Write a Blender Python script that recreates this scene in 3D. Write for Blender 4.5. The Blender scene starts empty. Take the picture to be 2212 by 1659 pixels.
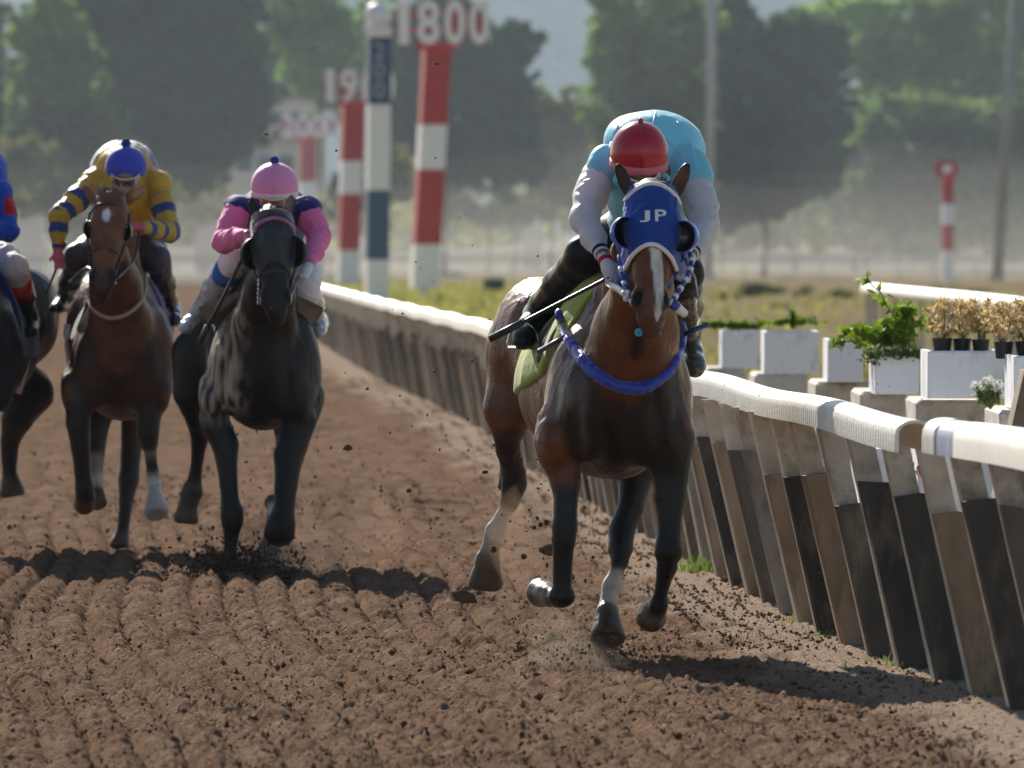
import bpy, math, random
import numpy as np
from mathutils import Vector, Matrix, Quaternion
from mathutils.bvhtree import BVHTree
random.seed(7); RNG = np.random.default_rng(11)
SC = bpy.context.scene
COL = SC.collection
# ------------------------------------------------------------------ camera, light, exposure
# numbers measured on the photograph: picture 2212 x 1659 units, focal length 19000 units,
# horizon 538 units below the top, lens 1.75 m above the dirt
FPX, CX, HY, EYE = 19000.0, 1106.0, 538.0, 1.75
cam = bpy.data.cameras.new('camera'); camo = bpy.data.objects.new('camera', cam); COL.objects.link(camo)
cam.sensor_width = 36.0; cam.lens = FPX/2212*36.0
cam.shift_y = -(829.5-HY)/2212.0
camo.location = (0, 0, EYE); camo.rotation_euler = (math.pi/2, 0, 0)
cam.clip_start = 1.0; cam.clip_end = 6000
cam.dof.use_dof = True; cam.dof.focus_distance = 38.8; cam.dof.aperture_fstop = 7.0
SC.camera = camo
SUN_DIR = Vector((-0.27, 1.0, 0.55)).normalized()       # towards the sun: ahead, to the left
w = bpy.data.worlds.new('World'); SC.world = w; w.use_nodes = True
nt = w.node_tree; nt.nodes.clear()
sky = nt.nodes.new('ShaderNodeTexSky'); sky.sky_type = 'NISHITA'; sky.sun_disc = False
sky.sun_elevation = math.asin(SUN_DIR.z); sky.sun_rotation = math.atan2(SUN_DIR.x, SUN_DIR.y)
sky.air_density = 1.2; sky.dust_density = 0.6
bg = nt.nodes.new('ShaderNodeBackground'); bg.inputs['Strength'].default_value = 0.050
wo = nt.nodes.new('ShaderNodeOutputWorld')
nt.links.new(sky.outputs[0], bg.inputs[0]); nt.links.new(bg.outputs[0], wo.inputs[0])
sun = bpy.data.lights.new('sun', 'SUN'); suno = bpy.data.objects.new('sun', sun); COL.objects.link(suno)
sun.energy = 5.0; sun.angle = math.radians(0.53); sun.color = (1.0, 0.93, 0.82)
suno.rotation_euler = SUN_DIR.to_track_quat('Z', 'Y').to_euler()
SC.view_settings.view_transform = 'Standard'; SC.view_settings.look = 'None'
SC.view_settings.gamma = 1.0; SC.view_settings.use_curve_mapping = False
SC.view_settings.exposure = 1.08
SC.cycles.max_bounces = 6; SC.cycles.volume_bounces = 0; SC.cycles.transparent_max_bounces = 8
SC.cycles.use_denoising = True; SC.cycles.sample_clamp_indirect = 4.0

def at(px, py, Y):            # the point that stands Y metres ahead, measured at px, py in the photograph
    return np.array([(px-CX)*Y/FPX, Y, EYE-(py-HY)*Y/FPX])
# ------------------------------------------------------------------ materials
MATS = {}
def mat(name, color=None, rough=0.6, noise=0.0, nscale=20.0, bump=0.0, bscale=60.0, attr=None, metal=0.0,
        coat=0.0, sheen=0.0, spec=0.5, dirt=None, dirt_scale=6.0, dirt_amt=0.5, stretch=None, trans=0.0, alpha=None):
    if name in MATS: return MATS[name]
    m = bpy.data.materials.new(name); m.use_nodes = True; t = m.node_tree; N = t.nodes; L = t.links
    b = N['Principled BSDF']
    b.inputs['Roughness'].default_value = rough; b.inputs['Metallic'].default_value = metal
    b.inputs['Coat Weight'].default_value = coat; b.inputs['Coat Roughness'].default_value = 0.12
    b.inputs['Sheen Weight'].default_value = sheen; b.inputs['Specular IOR Level'].default_value = spec if rough < .6 else min(spec, .08)
    tc = N.new('ShaderNodeTexCoord'); mp = N.new('ShaderNodeMapping'); L.new(tc.outputs['Object'], mp.inputs[0])
    if stretch: mp.inputs['Scale'].default_value = stretch
    if attr:
        a = N.new('ShaderNodeAttribute'); a.attribute_name = attr; src = a.outputs['Color']
    else:
        c = N.new('ShaderNodeRGB'); c.outputs[0].default_value = (*color, 1); src = c.outputs[0]
    if noise > 0:
        n = N.new('ShaderNodeTexNoise'); n.inputs['Scale'].default_value = nscale; n.inputs['Detail'].default_value = 5
        L.new(mp.outputs[0], n.inputs['Vector'])
        r = N.new('ShaderNodeMapRange'); r.inputs[1].default_value = .3; r.inputs[2].default_value = .7
        r.inputs[3].default_value = 1-noise; r.inputs[4].default_value = 1+noise; L.new(n.outputs[0], r.inputs[0])
        x = N.new('ShaderNodeVectorMath'); x.operation = 'SCALE'; L.new(src, x.inputs[0]); L.new(r.outputs[0], x.inputs['Scale'])
        src = x.outputs[0]
    if dirt:
        n = N.new('ShaderNodeTexNoise'); n.inputs['Scale'].default_value = dirt_scale; n.inputs['Detail'].default_value = 7
        n.inputs['Roughness'].default_value = .65
        L.new(mp.outputs[0], n.inputs['Vector'])
        r = N.new('ShaderNodeMapRange'); r.inputs[1].default_value = .5; r.inputs[2].default_value = .68
        r.inputs[3].default_value = 0; r.inputs[4].default_value = dirt_amt; L.new(n.outputs[0], r.inputs[0])
        x = N.new('ShaderNodeMix'); x.data_type = 'RGBA'; L.new(r.outputs[0], x.inputs['Factor'])
        L.new(src, x.inputs['A']); x.inputs['B'].default_value = (*dirt, 1); src = x.outputs['Result']
    L.new(src, b.inputs['Base Color'])
    if trans > 0:
        tr = N.new('ShaderNodeBsdfTranslucent'); L.new(src, tr.inputs[0])
        mx = N.new('ShaderNodeMixShader'); mx.inputs[0].default_value = trans
        L.new(b.outputs[0], mx.inputs[1]); L.new(tr.outputs[0], mx.inputs[2])
        L.new(mx.outputs[0], N['Material Output'].inputs[0])
    if bump > 0:
        n = N.new('ShaderNodeTexNoise'); n.inputs['Scale'].default_value = bscale; n.inputs['Detail'].default_value = 4
        L.new(mp.outputs[0], n.inputs['Vector'])
        u = N.new('ShaderNodeBump'); u.inputs['Strength'].default_value = 1; u.inputs['Distance'].default_value = bump
        L.new(n.outputs[0], u.inputs['Height']); L.new(u.outputs[0], b.inputs['Normal'])
    MATS[name] = m
    return m
# ------------------------------------------------------------------ objects
def tag(o, label=None, cat=None, group=None, kind=None):
    if label: o['label'] = label
    if cat: o['category'] = cat
    if group: o['group'] = group
    if kind: o['kind'] = kind
    return o
def thing(name, label, cat, loc=(0, 0, 0), group=None):
    o = bpy.data.objects.new(name, None); COL.objects.link(o); o.location = Vector(loc); o.empty_display_size = .2
    return tag(o, label, cat, group)
def mesh_obj(name, V, F, m, parent=None, smooth=False, col=None, offset=None):
    V = np.asarray(V, dtype=np.float32).reshape(-1, 3)
    if parent is not None: V = V-np.array(parent_world(parent), dtype=np.float32)
    me = bpy.data.meshes.new(name)
    if isinstance(F, np.ndarray):
        k = F.shape[1]; n = F.shape[0]
        me.vertices.add(len(V)); me.vertices.foreach_set('co', V.ravel())
        me.loops.add(n*k); me.loops.foreach_set('vertex_index', F.astype(np.int32).ravel())
        me.polygons.add(n); me.polygons.foreach_set('loop_start', (np.arange(n)*k).astype(np.int32))
        me.update(calc_edges=True)
    else:
        me.from_pydata([tuple(v) for v in V], [], [tuple(f) for f in F])
    if smooth: me.polygons.foreach_set('use_smooth', [True]*len(me.polygons))
    if col is not None:
        a = me.color_attributes.new('Col', 'FLOAT_COLOR', 'POINT')
        c = np.ones((len(V), 4), dtype=np.float32); c[:, :3] = col; a.data.foreach_set('color', c.ravel())
    me.materials.append(m)
    o = bpy.data.objects.new(name, me); COL.objects.link(o)
    if parent is not None: o.parent = parent
    return o
def parent_world(p):
    v = Vector((0, 0, 0))
    while p is not None:
        v = v+p.location; p = p.parent
    return v
def struct(o): o['kind'] = 'structure'; return o
class MB:
    """collects shapes of one part into one mesh"""
    def __init__(s): s.V = []; s.F = []; s.n = 0
    def add(s, V, F):
        V = np.asarray(V, float).reshape(-1, 3); s.V.append(V); s.F += [tuple(int(i)+s.n for i in f) for f in F]; s.n += len(V); return s
    def box(s, lo, hi, M=None, bev=0.0):
        lo = np.array(lo, float); hi = np.array(hi, float)
        if bev > 0:
            b = min(bev, *(0.49*(hi-lo)))
            V = []; 
            for z, i in ((lo[2], b), (lo[2]+b, 0), (hi[2]-b, 0), (hi[2], b)):
                x0, x1, y0, y1 = lo[0]+i, hi[0]-i, lo[1]+i, hi[1]-i
                c = b*.6
                V += [(x0+c, y0, z), (x1-c, y0, z), (x1, y0+c, z), (x1, y1-c, z), (x1-c, y1, z), (x0+c, y1, z), (x0, y1-c, z), (x0, y0+c, z)]
            F = [tuple(range(7, -1, -1)), tuple(range(24, 32))]
            for r in range(3):
                for k in range(8): F.append((r*8+k, r*8+(k+1) % 8, r*8+8+(k+1) % 8, r*8+8+k))
        else:
            V = [(x, y, z) for z in (lo[2], hi[2]) for x, y in ((lo[0], lo[1]), (hi[0], lo[1]), (hi[0], hi[1]), (lo[0], hi[1]))]
            F = [(3, 2, 1, 0), (4, 5, 6, 7), (0, 1, 5, 4), (1, 2, 6, 5), (2, 3, 7, 6), (3, 0, 4, 7)]
        V = np.array(V)
        if M is not None: V = np.array([M@Vector(v) for v in V])
        return s.add(V, F)
    def tube(s, pts, r, seg=10, cap=True, flat=1.0, updir=None):
        P = [np.array(p, float) for p in pts]; n = len(P)
        R = [r]*n if np.isscalar(r) else list(r)
        up = np.array(updir if updir is not None else (0, 0, 1.0)); V = []
        for i in range(n):
            t = P[min(i+1, n-1)]-P[max(i-1, 0)]; t /= (np.linalg.norm(t)+1e-9)
            a = np.cross(t, up)
            if np.linalg.norm(a) < 1e-3: a = np.cross(t, (1, 0.01, 0))
            a /= np.linalg.norm(a); b = np.cross(a, t)
            for k in range(seg):
                g = 2*math.pi*k/seg; V.append(P[i]+R[i]*(math.cos(g)*a*flat+math.sin(g)*b))
        F = []
        for i in range(n-1):
            for k in range(seg): F.append((i*seg+k, i*seg+(k+1) % seg, (i+1)*seg+(k+1) % seg, (i+1)*seg+k))
        if cap: F += [tuple(range(seg-1, -1, -1)), tuple(range((n-1)*seg, n*seg))]
        return s.add(V, F)
    def sphere(s, c, r, seg=16, rings=10):
        r = np.array([r]*3 if np.isscalar(r) else r, float); V = [(0, 0, 1)]
        for i in range(1, rings):
            a = math.pi*i/rings
            for k in range(seg):
                g = 2*math.pi*k/seg; V.append((math.sin(a)*math.cos(g), math.sin(a)*math.sin(g), math.cos(a)))
        V.append((0, 0, -1)); e = len(V)-1; F = [(0, 1+k, 1+(k+1) % seg) for k in range(seg)]
        for i in range(rings-2):
            for k in range(seg): F.append((1+i*seg+k, 1+(i+1)*seg+k, 1+(i+1)*seg+(k+1) % seg, 1+i*seg+(k+1) % seg))
        F += [(e, 1+(rings-2)*seg+(k+1) % seg, 1+(rings-2)*seg+k) for k in range(seg)]
        return s.add(np.array(V)*r+np.array(c), F)
    def obj(s, name, m, parent=None, smooth=False):
        return mesh_obj(name, np.vstack(s.V), s.F, m, parent, smooth)
def spline(pts, n):
    """Catmull-Rom through the points"""
    P = [np.array(p, float) for p in pts]; P = [2*P[0]-P[1]]+P+[2*P[-1]-P[-2]]; out = []
    m = len(P)-3
    for j in range(n+1):
        u = j/n*m; i = min(int(u), m-1); t = u-i; a, b, c, d = P[i:i+4]
        out.append(.5*(2*b+(c-a)*t+(2*a-5*b+4*c-d)*t*t+(3*b-3*c+d-a)*t**3))
    return out
# ------------------------------------------------------------------ noise
_T = RNG.random((64, 64, 64)).astype(np.float32)
def vnoise(x, y, z):
    """smooth value noise 0..1 on arrays"""
    xi = np.floor(x).astype(np.int32); yi = np.floor(y).astype(np.int32); zi = np.floor(z).astype(np.int32)
    fx = x-xi; fy = y-yi; fz = z-zi; fx = fx*fx*(3-2*fx); fy = fy*fy*(3-2*fy); fz = fz*fz*(3-2*fz)
    x0 = xi & 63; y0 = yi & 63; z0 = zi & 63; x1 = (x0+1) & 63; y1 = (y0+1) & 63; z1 = (z0+1) & 63
    def L(a, b, t): return a+(b-a)*t
    return L(L(L(_T[x0, y0, z0], _T[x1, y0, z0], fx), L(_T[x0, y1, z0], _T[x1, y1, z0], fx), fy),
             L(L(_T[x0, y0, z1], _T[x1, y0, z1], fx), L(_T[x0, y1, z1], _T[x1, y1, z1], fx), fy), fz)
# ------------------------------------------------------------------ sculpting: a smooth union of rounded shapes turned into one skin
class Sculpt:
    def __init__(s, h=.01, k=.03): s.h = h; s.k = k; s.P = []; s.cols = []; s.clips = []
    def _c(s, col):
        col = tuple(col)
        if col not in s.cols: s.cols.append(col)
        return s.cols.index(col)
    def cone(s, a, b, ra, rb, col=(.5, .5, .5), k=None, op=1, grow=0.0):
        s.P.append(('c', np.array(a, float), np.array(b, float), ra+grow, rb+grow, None, s._c(col), s.k if k is None else k, op)); return s
    def chain(s, pts, col=(.5, .5, .5), k=None, grow=0.0):
        for (a, ra), (b, rb) in zip(pts[:-1], pts[1:]): s.cone(a, b, ra, rb, col, k, 1, grow)
        return s
    def ell(s, c, r, R=None, col=(.5, .5, .5), k=None, op=1, grow=0.0):
        """R: 3x3, columns = the ellipsoid's axes"""
        s.P.append(('e', np.array(c, float), np.array(r, float)+grow, 0, 0, None if R is None else np.array(R, float), s._c(col), s.k if k is None else k, op)); return s
    def build(s, smooth=1, colblur=1):
        h = s.h; lo = np.full(3, 1e9); hi = -lo
        boxes = []
        for p in s.P:
            if p[0] == 'c': r = max(p[3], p[4]); l = np.minimum(p[1], p[2])-r; u = np.maximum(p[1], p[2])+r
            else:
                r = p[2]
                e = r if p[5] is None else np.sqrt(((p[5]*r)**2).sum(1))
                l = p[1]-e; u = p[1]+e
            boxes.append((l, u))
            if p[8] > 0: lo = np.minimum(lo, l); hi = np.maximum(hi, u)
        lo -= 4*h; hi += 4*h; n = np.ceil((hi-lo)/h).astype(int)+1
        f = np.full(n, 1.0, np.float32); dm = np.full(n, 1.0, np.float32); ci = np.zeros(n, np.uint8)
        ax = [lo[i]+h*np.arange(n[i]) for i in range(3)]
        for p, (l, u) in zip(s.P, boxes):
            m = p[7]+3.5*h
            i0 = np.clip(np.floor((l-m-lo)/h).astype(int), 0, n-1); i1 = np.clip(np.ceil((u+m-lo)/h).astype(int)+1, 1, n)
            if (i1 <= i0).any(): continue
            sl = tuple(slice(i0[j], i1[j]) for j in range(3))
            X = ax[0][sl[0]].astype(np.float32)[:, None, None]; Y = ax[1][sl[1]].astype(np.float32)[None, :, None]; Z = ax[2][sl[2]].astype(np.float32)[None, None, :]
            if p[0] == 'c':
                a, b = p[1], p[2]; d = b-a; L2 = float(d@d)+1e-12
                x, y, z = X-a[0], Y-a[1], Z-a[2]
                t = np.clip((x*d[0]+y*d[1]+z*d[2])/L2, 0, 1)
                D = np.sqrt((x-t*d[0])**2+(y-t*d[1])**2+(z-t*d[2])**2)-(p[3]+(p[4]-p[3])*t)
            else:
                x, y, z = X-p[1][0], Y-p[1][1], Z-p[1][2]
                if p[5] is not None:
                    R = p[5]; x, y, z = (x*R[0, 0]+y*R[1, 0]+z*R[2, 0], x*R[0, 1]+y*R[1, 1]+z*R[2, 1], x*R[0, 2]+y*R[1, 2]+z*R[2, 2])
                r = p[2]
                k0 = np.sqrt((x/r[0])**2+(y/r[1])**2+(z/r[2])**2); k1 = np.sqrt((x/r[0]**2)**2+(y/r[1]**2)**2+(z/r[2]**2)**2)+1e-6
                D = k0*(k0-1)/k1
            D = D.astype(np.float32); g = f[sl]; k = max(p[7], 1e-4)
            if p[8] > 0:
                hh = np.clip(.5+.5*(g-D)/k, 0, 1); f[sl] = g*(1-hh)+D*hh-k*hh*(1-hh)
                q = D < dm[sl]; dm[sl] = np.where(q, D, dm[sl]); ci[sl] = np.where(q, p[6], ci[sl])
            else:
                D = -D; hh = np.clip(.5-.5*(g-D)/k, 0, 1); f[sl] = g*(1-hh)+D*hh+k*hh*(1-hh)
                q = (D > -1.5*h) & (dm[sl] > -.05); ci[sl] = np.where(q & (D > -.8*h), p[6], ci[sl])
        if s.clips:
            X = ax[0].astype(np.float32)[:, None, None]; Y = ax[1].astype(np.float32)[None, :, None]; Z = ax[2].astype(np.float32)[None, None, :]
            for c in s.clips: f = np.maximum(f, c(X, Y, Z).astype(np.float32))
            f[0] = f[-1] = 1; f[:, 0] = f[:, -1] = 1; f[:, :, 0] = f[:, :, -1] = 1
        neg = f < 0
        c8 = [(i, j, k) for i in (0, 1) for j in (0, 1) for k in (0, 1)]
        cnt = sum(neg[i:n[0]-1+i, j:n[1]-1+j, k:n[2]-1+k].astype(np.int8) for i, j, k in c8)
        act = np.argwhere((cnt > 0) & (cnt < 8)); A = act.T
        idx = np.full(n-1, -1, np.int32); idx[A[0], A[1], A[2]] = np.arange(len(act))
        val = np.stack([f[A[0]+i, A[1]+j, A[2]+k] for i, j, k in c8], 1)
        pos = np.zeros((len(act), 3)); num = np.zeros(len(act))
        for a in range(8):
            for b in range(a+1, 8):
                pa, pb = np.array(c8[a]), np.array(c8[b])
                if abs(pa-pb).sum() != 1: continue
                va, vb = val[:, a], val[:, b]; q = (va < 0) != (vb < 0)
                t = np.where(q, va/np.where(q, va-vb, 1), 0)
                pos += np.where(q[:, None], pa+(pb-pa)*t[:, None], 0); num += q
        V = lo+h*(act+pos/num[:, None])
        Fs = []
        for d in range(3):
            e1, e2 = [(1, 2), (2, 0), (0, 1)][d]
            s0 = [slice(0, n[j]-1) for j in range(3)]; s1 = list(s0); s1[d] = slice(1, n[d])
            s0[e1] = s1[e1] = slice(1, n[e1]-1); s0[e2] = s1[e2] = slice(1, n[e2]-1)
            a = neg[tuple(s0)]; b = neg[tuple(s1)]
            E = np.argwhere(a != b)
            if not len(E): continue
            flip = a[E[:, 0], E[:, 1], E[:, 2]]
            off = np.zeros(3, int); off[e1] = off[e2] = 1; E = E+off
            def cell(o1, o2):
                q = E.copy(); q[:, e1] -= o1; q[:, e2] -= o2; return idx[q[:, 0], q[:, 1], q[:, 2]]
            Q = np.stack([cell(1, 1), cell(0, 1), cell(0, 0), cell(1, 0)], 1)
            Q[~flip] = Q[~flip][:, ::-1]; Fs.append(Q)
        F = np.vstack(Fs); F = F[(F >= 0).all(1)]
        E = np.vstack([F[:, [0, 1]], F[:, [1, 2]], F[:, [2, 3]], F[:, [3, 0]]])
        deg = np.bincount(E.ravel(), minlength=len(V))
        def lap(Q): return np.stack([(np.bincount(E[:, 0], Q[E[:, 1], j], len(V))+np.bincount(E[:, 1], Q[E[:, 0], j], len(V)))/np.maximum(deg, 1) for j in range(Q.shape[1])], 1)
        for _ in range(smooth): V = V*.4+lap(V)*.6; 
        near = np.clip(np.round((V-lo)/h).astype(int), 0, n-1)
        C = np.array(s.cols, float)[ci[near[:, 0], near[:, 1], near[:, 2]]]
        for _ in range(colblur): C = C*.4+lap(C)*.6
        s.lap = lap
        return V, F, C
def normals(V, F):
    n = np.cross(V[F[:, 2]]-V[F[:, 0]], V[F[:, 3]]-V[F[:, 1]]); N = np.zeros_like(V)
    for j in range(4):
        for a in range(3): N[:, a] += np.bincount(F[:, j], n[:, a], len(V))
    return N/(np.linalg.norm(N, axis=1)[:, None]+1e-12)
def frame_from(u, side=(1, 0, 0)):
    """columns: side-ish, depth-ish, u"""
    u = np.array(u, float); u /= np.linalg.norm(u); a = np.array(side, float); a -= (a@u)*u; a /= np.linalg.norm(a)
    return np.stack([a, np.cross(u, a), u], 1)
# ================================================================== the place
RK = np.array([(18, 3.3), (24, 2.62), (28, 2.25), (32.8, 1.845), (33.9, 1.78), (36.1, 1.55), (38.1, 1.41), (41.7, 1.24), (45.6, 1.065), (58, .56), (88, -.46), (116.5, -1.80), (160, -3.5), (210, -5.6), (260, -8.2)])
def railx(Y):
    Y = np.asarray(Y, float); k = .06*Y      # the inside line of the rail, smoothed
    return sum(np.interp(Y+k*q, RK[:, 0], RK[:, 1])*w_ for q, w_ in ((-1, .1), (-.6, .15), (-.25, .2), (0, .1), (.25, .2), (.6, .15), (1, .1)))
RTK = np.array([(16, 2.55), (24, 2.03), (28, 1.77), (30.2, 1.63), (31.8, 1.53), (34, 1.425), (37.8, 1.27), (41.5, 1.125), (46, .95), (60, .42), (75.2, -.14), (111, -1.64), (177.5, -4.2), (210, -5.6), (260, -8.2), (300, -10.3)])
def railtop(Y):
    Y = np.asarray(Y, float); k = .05*Y
    return sum(np.interp(Y+k*q, RTK[:, 0], RTK[:, 1])*w_ for q, w_ in ((-1, .1), (-.6, .15), (-.25, .2), (0, .1), (.25, .2), (.6, .15), (1, .1)))
def soil_mat(name, c1, c2, c3, scale, bump, bscale):
    m = bpy.data.materials.new(name); m.use_nodes = True; t = m.node_tree; N = t.nodes; L = t.links; b = N['Principled BSDF']
    b.inputs['Roughness'].default_value = .95; b.inputs['Specular IOR Level'].default_value = .0; b.inputs['Roughness'].default_value = 1.0
    tc = N.new('ShaderNodeTexCoord')
    n = N.new('ShaderNodeTexNoise'); n.inputs['Scale'].default_value = scale; n.inputs['Detail'].default_value = 8; n.inputs['Roughness'].default_value = .7
    L.new(tc.outputs['Object'], n.inputs[0])
    r = N.new('ShaderNodeValToRGB'); e = r.color_ramp.elements
    e[0].position = .3; e[0].color = (*c1, 1); e[1].position = .7; e[1].color = (*c3, 1); q = e.new(.5); q.color = (*c2, 1)
    L.new(n.outputs[0], r.inputs[0]); L.new(r.outputs[0], b.inputs['Base Color'])
    n2 = N.new('ShaderNodeTexNoise'); n2.inputs['Scale'].default_value = bscale; n2.inputs['Detail'].default_value = 6
    L.new(tc.outputs['Object'], n2.inputs[0])
    u = N.new('ShaderNodeBump'); u.inputs['Distance'].default_value = bump; L.new(n2.outputs[0], u.inputs['Height']); L.new(u.outputs[0], b.inputs['Normal'])
    return m
M_soil = soil_mat('track_soil', (.092, .058, .040), (.166, .109, .077), (.250, .172, .125), 3.0, .022, 95)
M_edge = soil_mat('pale_soil', (.15, .108, .082), (.235, .175, .132), (.31, .24, .185), 5.0, .008, 40)
M_infield = soil_mat('infield_soil', (.15, .13, .09), (.24, .20, .14), (.20, .21, .09), .09, .03, 2)
M_far = soil_mat('far_track_soil', (.15, .135, .11), (.20, .18, .145), (.24, .215, .18), .05, .02, 2)
# ---- one sheet to the horizon
g = 1250.0
struct(mesh_obj('ground', [(-g, -50, -.06), (g, -50, -.06), (g, 4850, -.06), (-g, 4850, -.06)], [(0, 1, 2, 3)], M_infield))
# ---- the harrowed track, real relief
def groove(X, Y):
    return (X-railx(Y)+.05*np.sin(Y*.35+.6*np.sin(Y*.13))+.10*(vnoise(X*.7+9, Y*.12, X*0+3.3)-.5))/.165
def relief(X, Y, lod=1.0, want_k=False):
    u = X-railx(Y)
    wob = .05*np.sin(Y*.35+.6*np.sin(Y*.13))+.10*(vnoise(X*.7+9, Y*.12, X*0+3.3)-.5)
    ph = groove(X, Y)
    fr = ph-np.floor(ph); lane = np.floor(ph)
    g = np.exp(-((fr-.5)/.13)**2)-.35*np.exp(-((fr-.02)/.2)**2)-.35*np.exp(-((fr-.98)/.2)**2)
    amp = .038*np.clip(vnoise(lane*3.7, Y*.22, X*0+7.7)*1.6, .5, 1.3)*np.clip((-u-.55)/.5, 0, 1)
    z = -amp*g*(.35+.65*lod)
    z += .05*(vnoise(X*.9, Y*.35, X*0+.5)-.5)+.035*(vnoise(X*2.6, Y*1.2, X*0+1.5)-.5)
    n3 = vnoise(X*8, Y*3.5, X*0+2.5); z += .014*(n3-.5)*lod
    n4 = vnoise(X*17, Y*10, X*0+3.5); z += .016*(n4-.4)*lod
    n5 = vnoise(X*36, Y*21, X*0+4.5); z += .036*n5*n5*n5*lod; n6 = vnoise(X*74, Y*44, X*0+6.5); z += .026*n6*n6*lod; z += (1-lod)*(.07*(vnoise(X*4.5, Y*1.1, X*0+8)-.5)+.045*(vnoise(X*9, Y*2.2, X*0+12)-.5))
    cl = vnoise(X*27+50, Y*16, X*0+9.5); z += .08*np.clip(cl-.70, 0, 1)*lod
    k = np.clip((u+.62+.04*np.sin(Y*.9)+.34*(vnoise(X*5, Y*1.3, X*0+2)-.5)+.16*(vnoise(X*17, Y*6, X*0+4)-.5))/.34, 0, 1); k = k*k*(3-2*k)      # gives way to the bare strip along the rail
    z = z*(1-.45*k)+.035*k
    if want_k: return z, k
    # hoof prints
    return z
hoofs = [(random.uniform(-3.3, .9), random.uniform(31, 60)) for _ in range(46)]
def grid_track(Y0, Y1, ny, nx, pw):
    t = np.linspace(0, 1, ny); Yr = Y0*(Y1/Y0)**(t**pw)
    U = np.linspace(-1.32, 1.32, nx)*CX/FPX
    Y = np.repeat(Yr[:, None], nx, 1); X = U[None, :]*Y
    rx = railx(Y)+.62
    X = np.minimum(X, rx)
    X = X+0*Y
    Z, K = relief(X, Y, np.clip(1.0-(Y-44)/18.0, .0, 1) if Y0 < 50 else 0.0, True)
    for hx, hy in hoofs:
        if hy < Y0 or hy > Y1: continue
        a = ((X-hx)/.085)**2+((Y-hy)/.12)**2; Z += np.where(a < 9, -.05*np.exp(-a)+.022*np.exp(-(np.sqrt(a)-1.5)**2*3), 0)
    Z = np.where(Y < 1e9, Z, 0)
    V = np.stack([X, Y, Z], -1).reshape(-1, 3)
    i = (np.arange(ny-1)[:, None]*nx+np.arange(nx-1)[None, :]).ravel()
    F = np.stack([i, i+1, i+1+nx, i+nx], 1)
    return V, F, K.ravel()
V1, F1, K1 = grid_track(27.5, 62, 860, 580, 1.0); V2, F2, K2 = grid_track(62, 420, 380, 260, 1.0)
M_track = M_soil.copy(); M_track.name = 'race_track_soil'; t_ = M_track.node_tree; bs = t_.nodes['Principled BSDF']; sk = bs.inputs['Base Color'].links[0].from_socket
at_ = t_.nodes.new('ShaderNodeAttribute'); at_.attribute_name = 'Col'; mx_ = t_.nodes.new('ShaderNodeMix'); mx_.data_type = 'RGBA'; se_ = t_.nodes.new('ShaderNodeSeparateColor')
t_.links.new(at_.outputs['Color'], se_.inputs[0]); t_.links.new(se_.outputs[0], mx_.inputs['Factor']); t_.links.new(sk, mx_.inputs['A']); mx_.inputs['B'].default_value = (.33, .255, .20, 1); t_.links.new(mx_.outputs['Result'], bs.inputs['Base Color'])
kk = np.concatenate([K1, K2]); kk = np.clip(kk*.75+.25*kk*(RNG.random(len(kk))-.5), 0, 1)
struct(mesh_obj('race_track', np.vstack([V1, V2]), np.vstack([F1, F2+len(V1)]), M_track, smooth=True, col=np.repeat(kk[:, None], 3, 1)))
# wide plain sheets of the same soil beyond the detailed strip
ys = [-20, 10, 20, 27, 34, 42, 50, 62, 90, 130, 165, 210, 260, 330, 420]
Vw = []; 
for y in ys: Vw += [(-60, y, -.055), (float(railx(min(y, 255)))+.4-(max(0, y-260)*.03), y, -.055)]
struct(mesh_obj('track_shoulder', Vw, [(2*i, 2*i+1, 2*i+3, 2*i+2) for i in range(len(ys)-1)], M_soil))
# pale bare strip under and along the rail
Vs = []; Fs = []; cols_ = 32; yy = 26*np.power(260/26, np.linspace(0, 1, 900)); 
for y in yy:
    for j in range(cols_):
        x = float(railx(y))-.66+j*.060
        Vs.append((x, y, 0))
Vs = np.array(Vs); j = np.tile(np.arange(cols_), len(yy))
Vs[:, 2] = -.060+.075*np.sin(np.clip(j/13, 0, 1)*math.pi/2)+.040*(vnoise(Vs[:, 0]*7, Vs[:, 1]*3, Vs[:, 0]*0)-.5)+.020*(vnoise(Vs[:, 0]*20, Vs[:, 1]*9, Vs[:, 0]*0+5)-.5)
Vs[j == 0, 2] = -.05
i = (np.arange(len(yy)-1)[:, None]*cols_+np.arange(cols_-1)[None, :]).ravel()
struct(mesh_obj('verge', Vs, np.stack([i, i+1, i+1+cols_, i+cols_], 1), M_edge, smooth=True))
# ---- loose clods lying on the track
ICO = None
def ico(sub=1):
    t = (1+5**.5)/2
    V = [(-1, t, 0), (1, t, 0), (-1, -t, 0), (1, -t, 0), (0, -1, t), (0, 1, t), (0, -1, -t), (0, 1, -t), (t, 0, -1), (t, 0, 1), (-t, 0, -1), (-t, 0, 1)]
    F = [(0, 11, 5), (0, 5, 1), (0, 1, 7), (0, 7, 10), (0, 10, 11), (1, 5, 9), (5, 11, 4), (11, 10, 2), (10, 7, 6), (7, 1, 8), (3, 9, 4), (3, 4, 2), (3, 2, 6), (3, 6, 8), (3, 8, 9), (4, 9, 5), (2, 4, 11), (6, 2, 10), (8, 6, 7), (9, 8, 1)]
    V = np.array(V)/np.linalg.norm(V[0]); return V, np.array(F)
IV, IF = ico()
OV = np.array([(1, 0, 0), (-1, 0, 0), (0, 1, 0), (0, -1, 0), (0, 0, 1), (0, 0, -1)], float); OF = np.array([(0, 2, 4), (2, 1, 4), (1, 3, 4), (3, 0, 4), (2, 0, 5), (1, 2, 5), (3, 1, 5), (0, 3, 5)])
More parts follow.
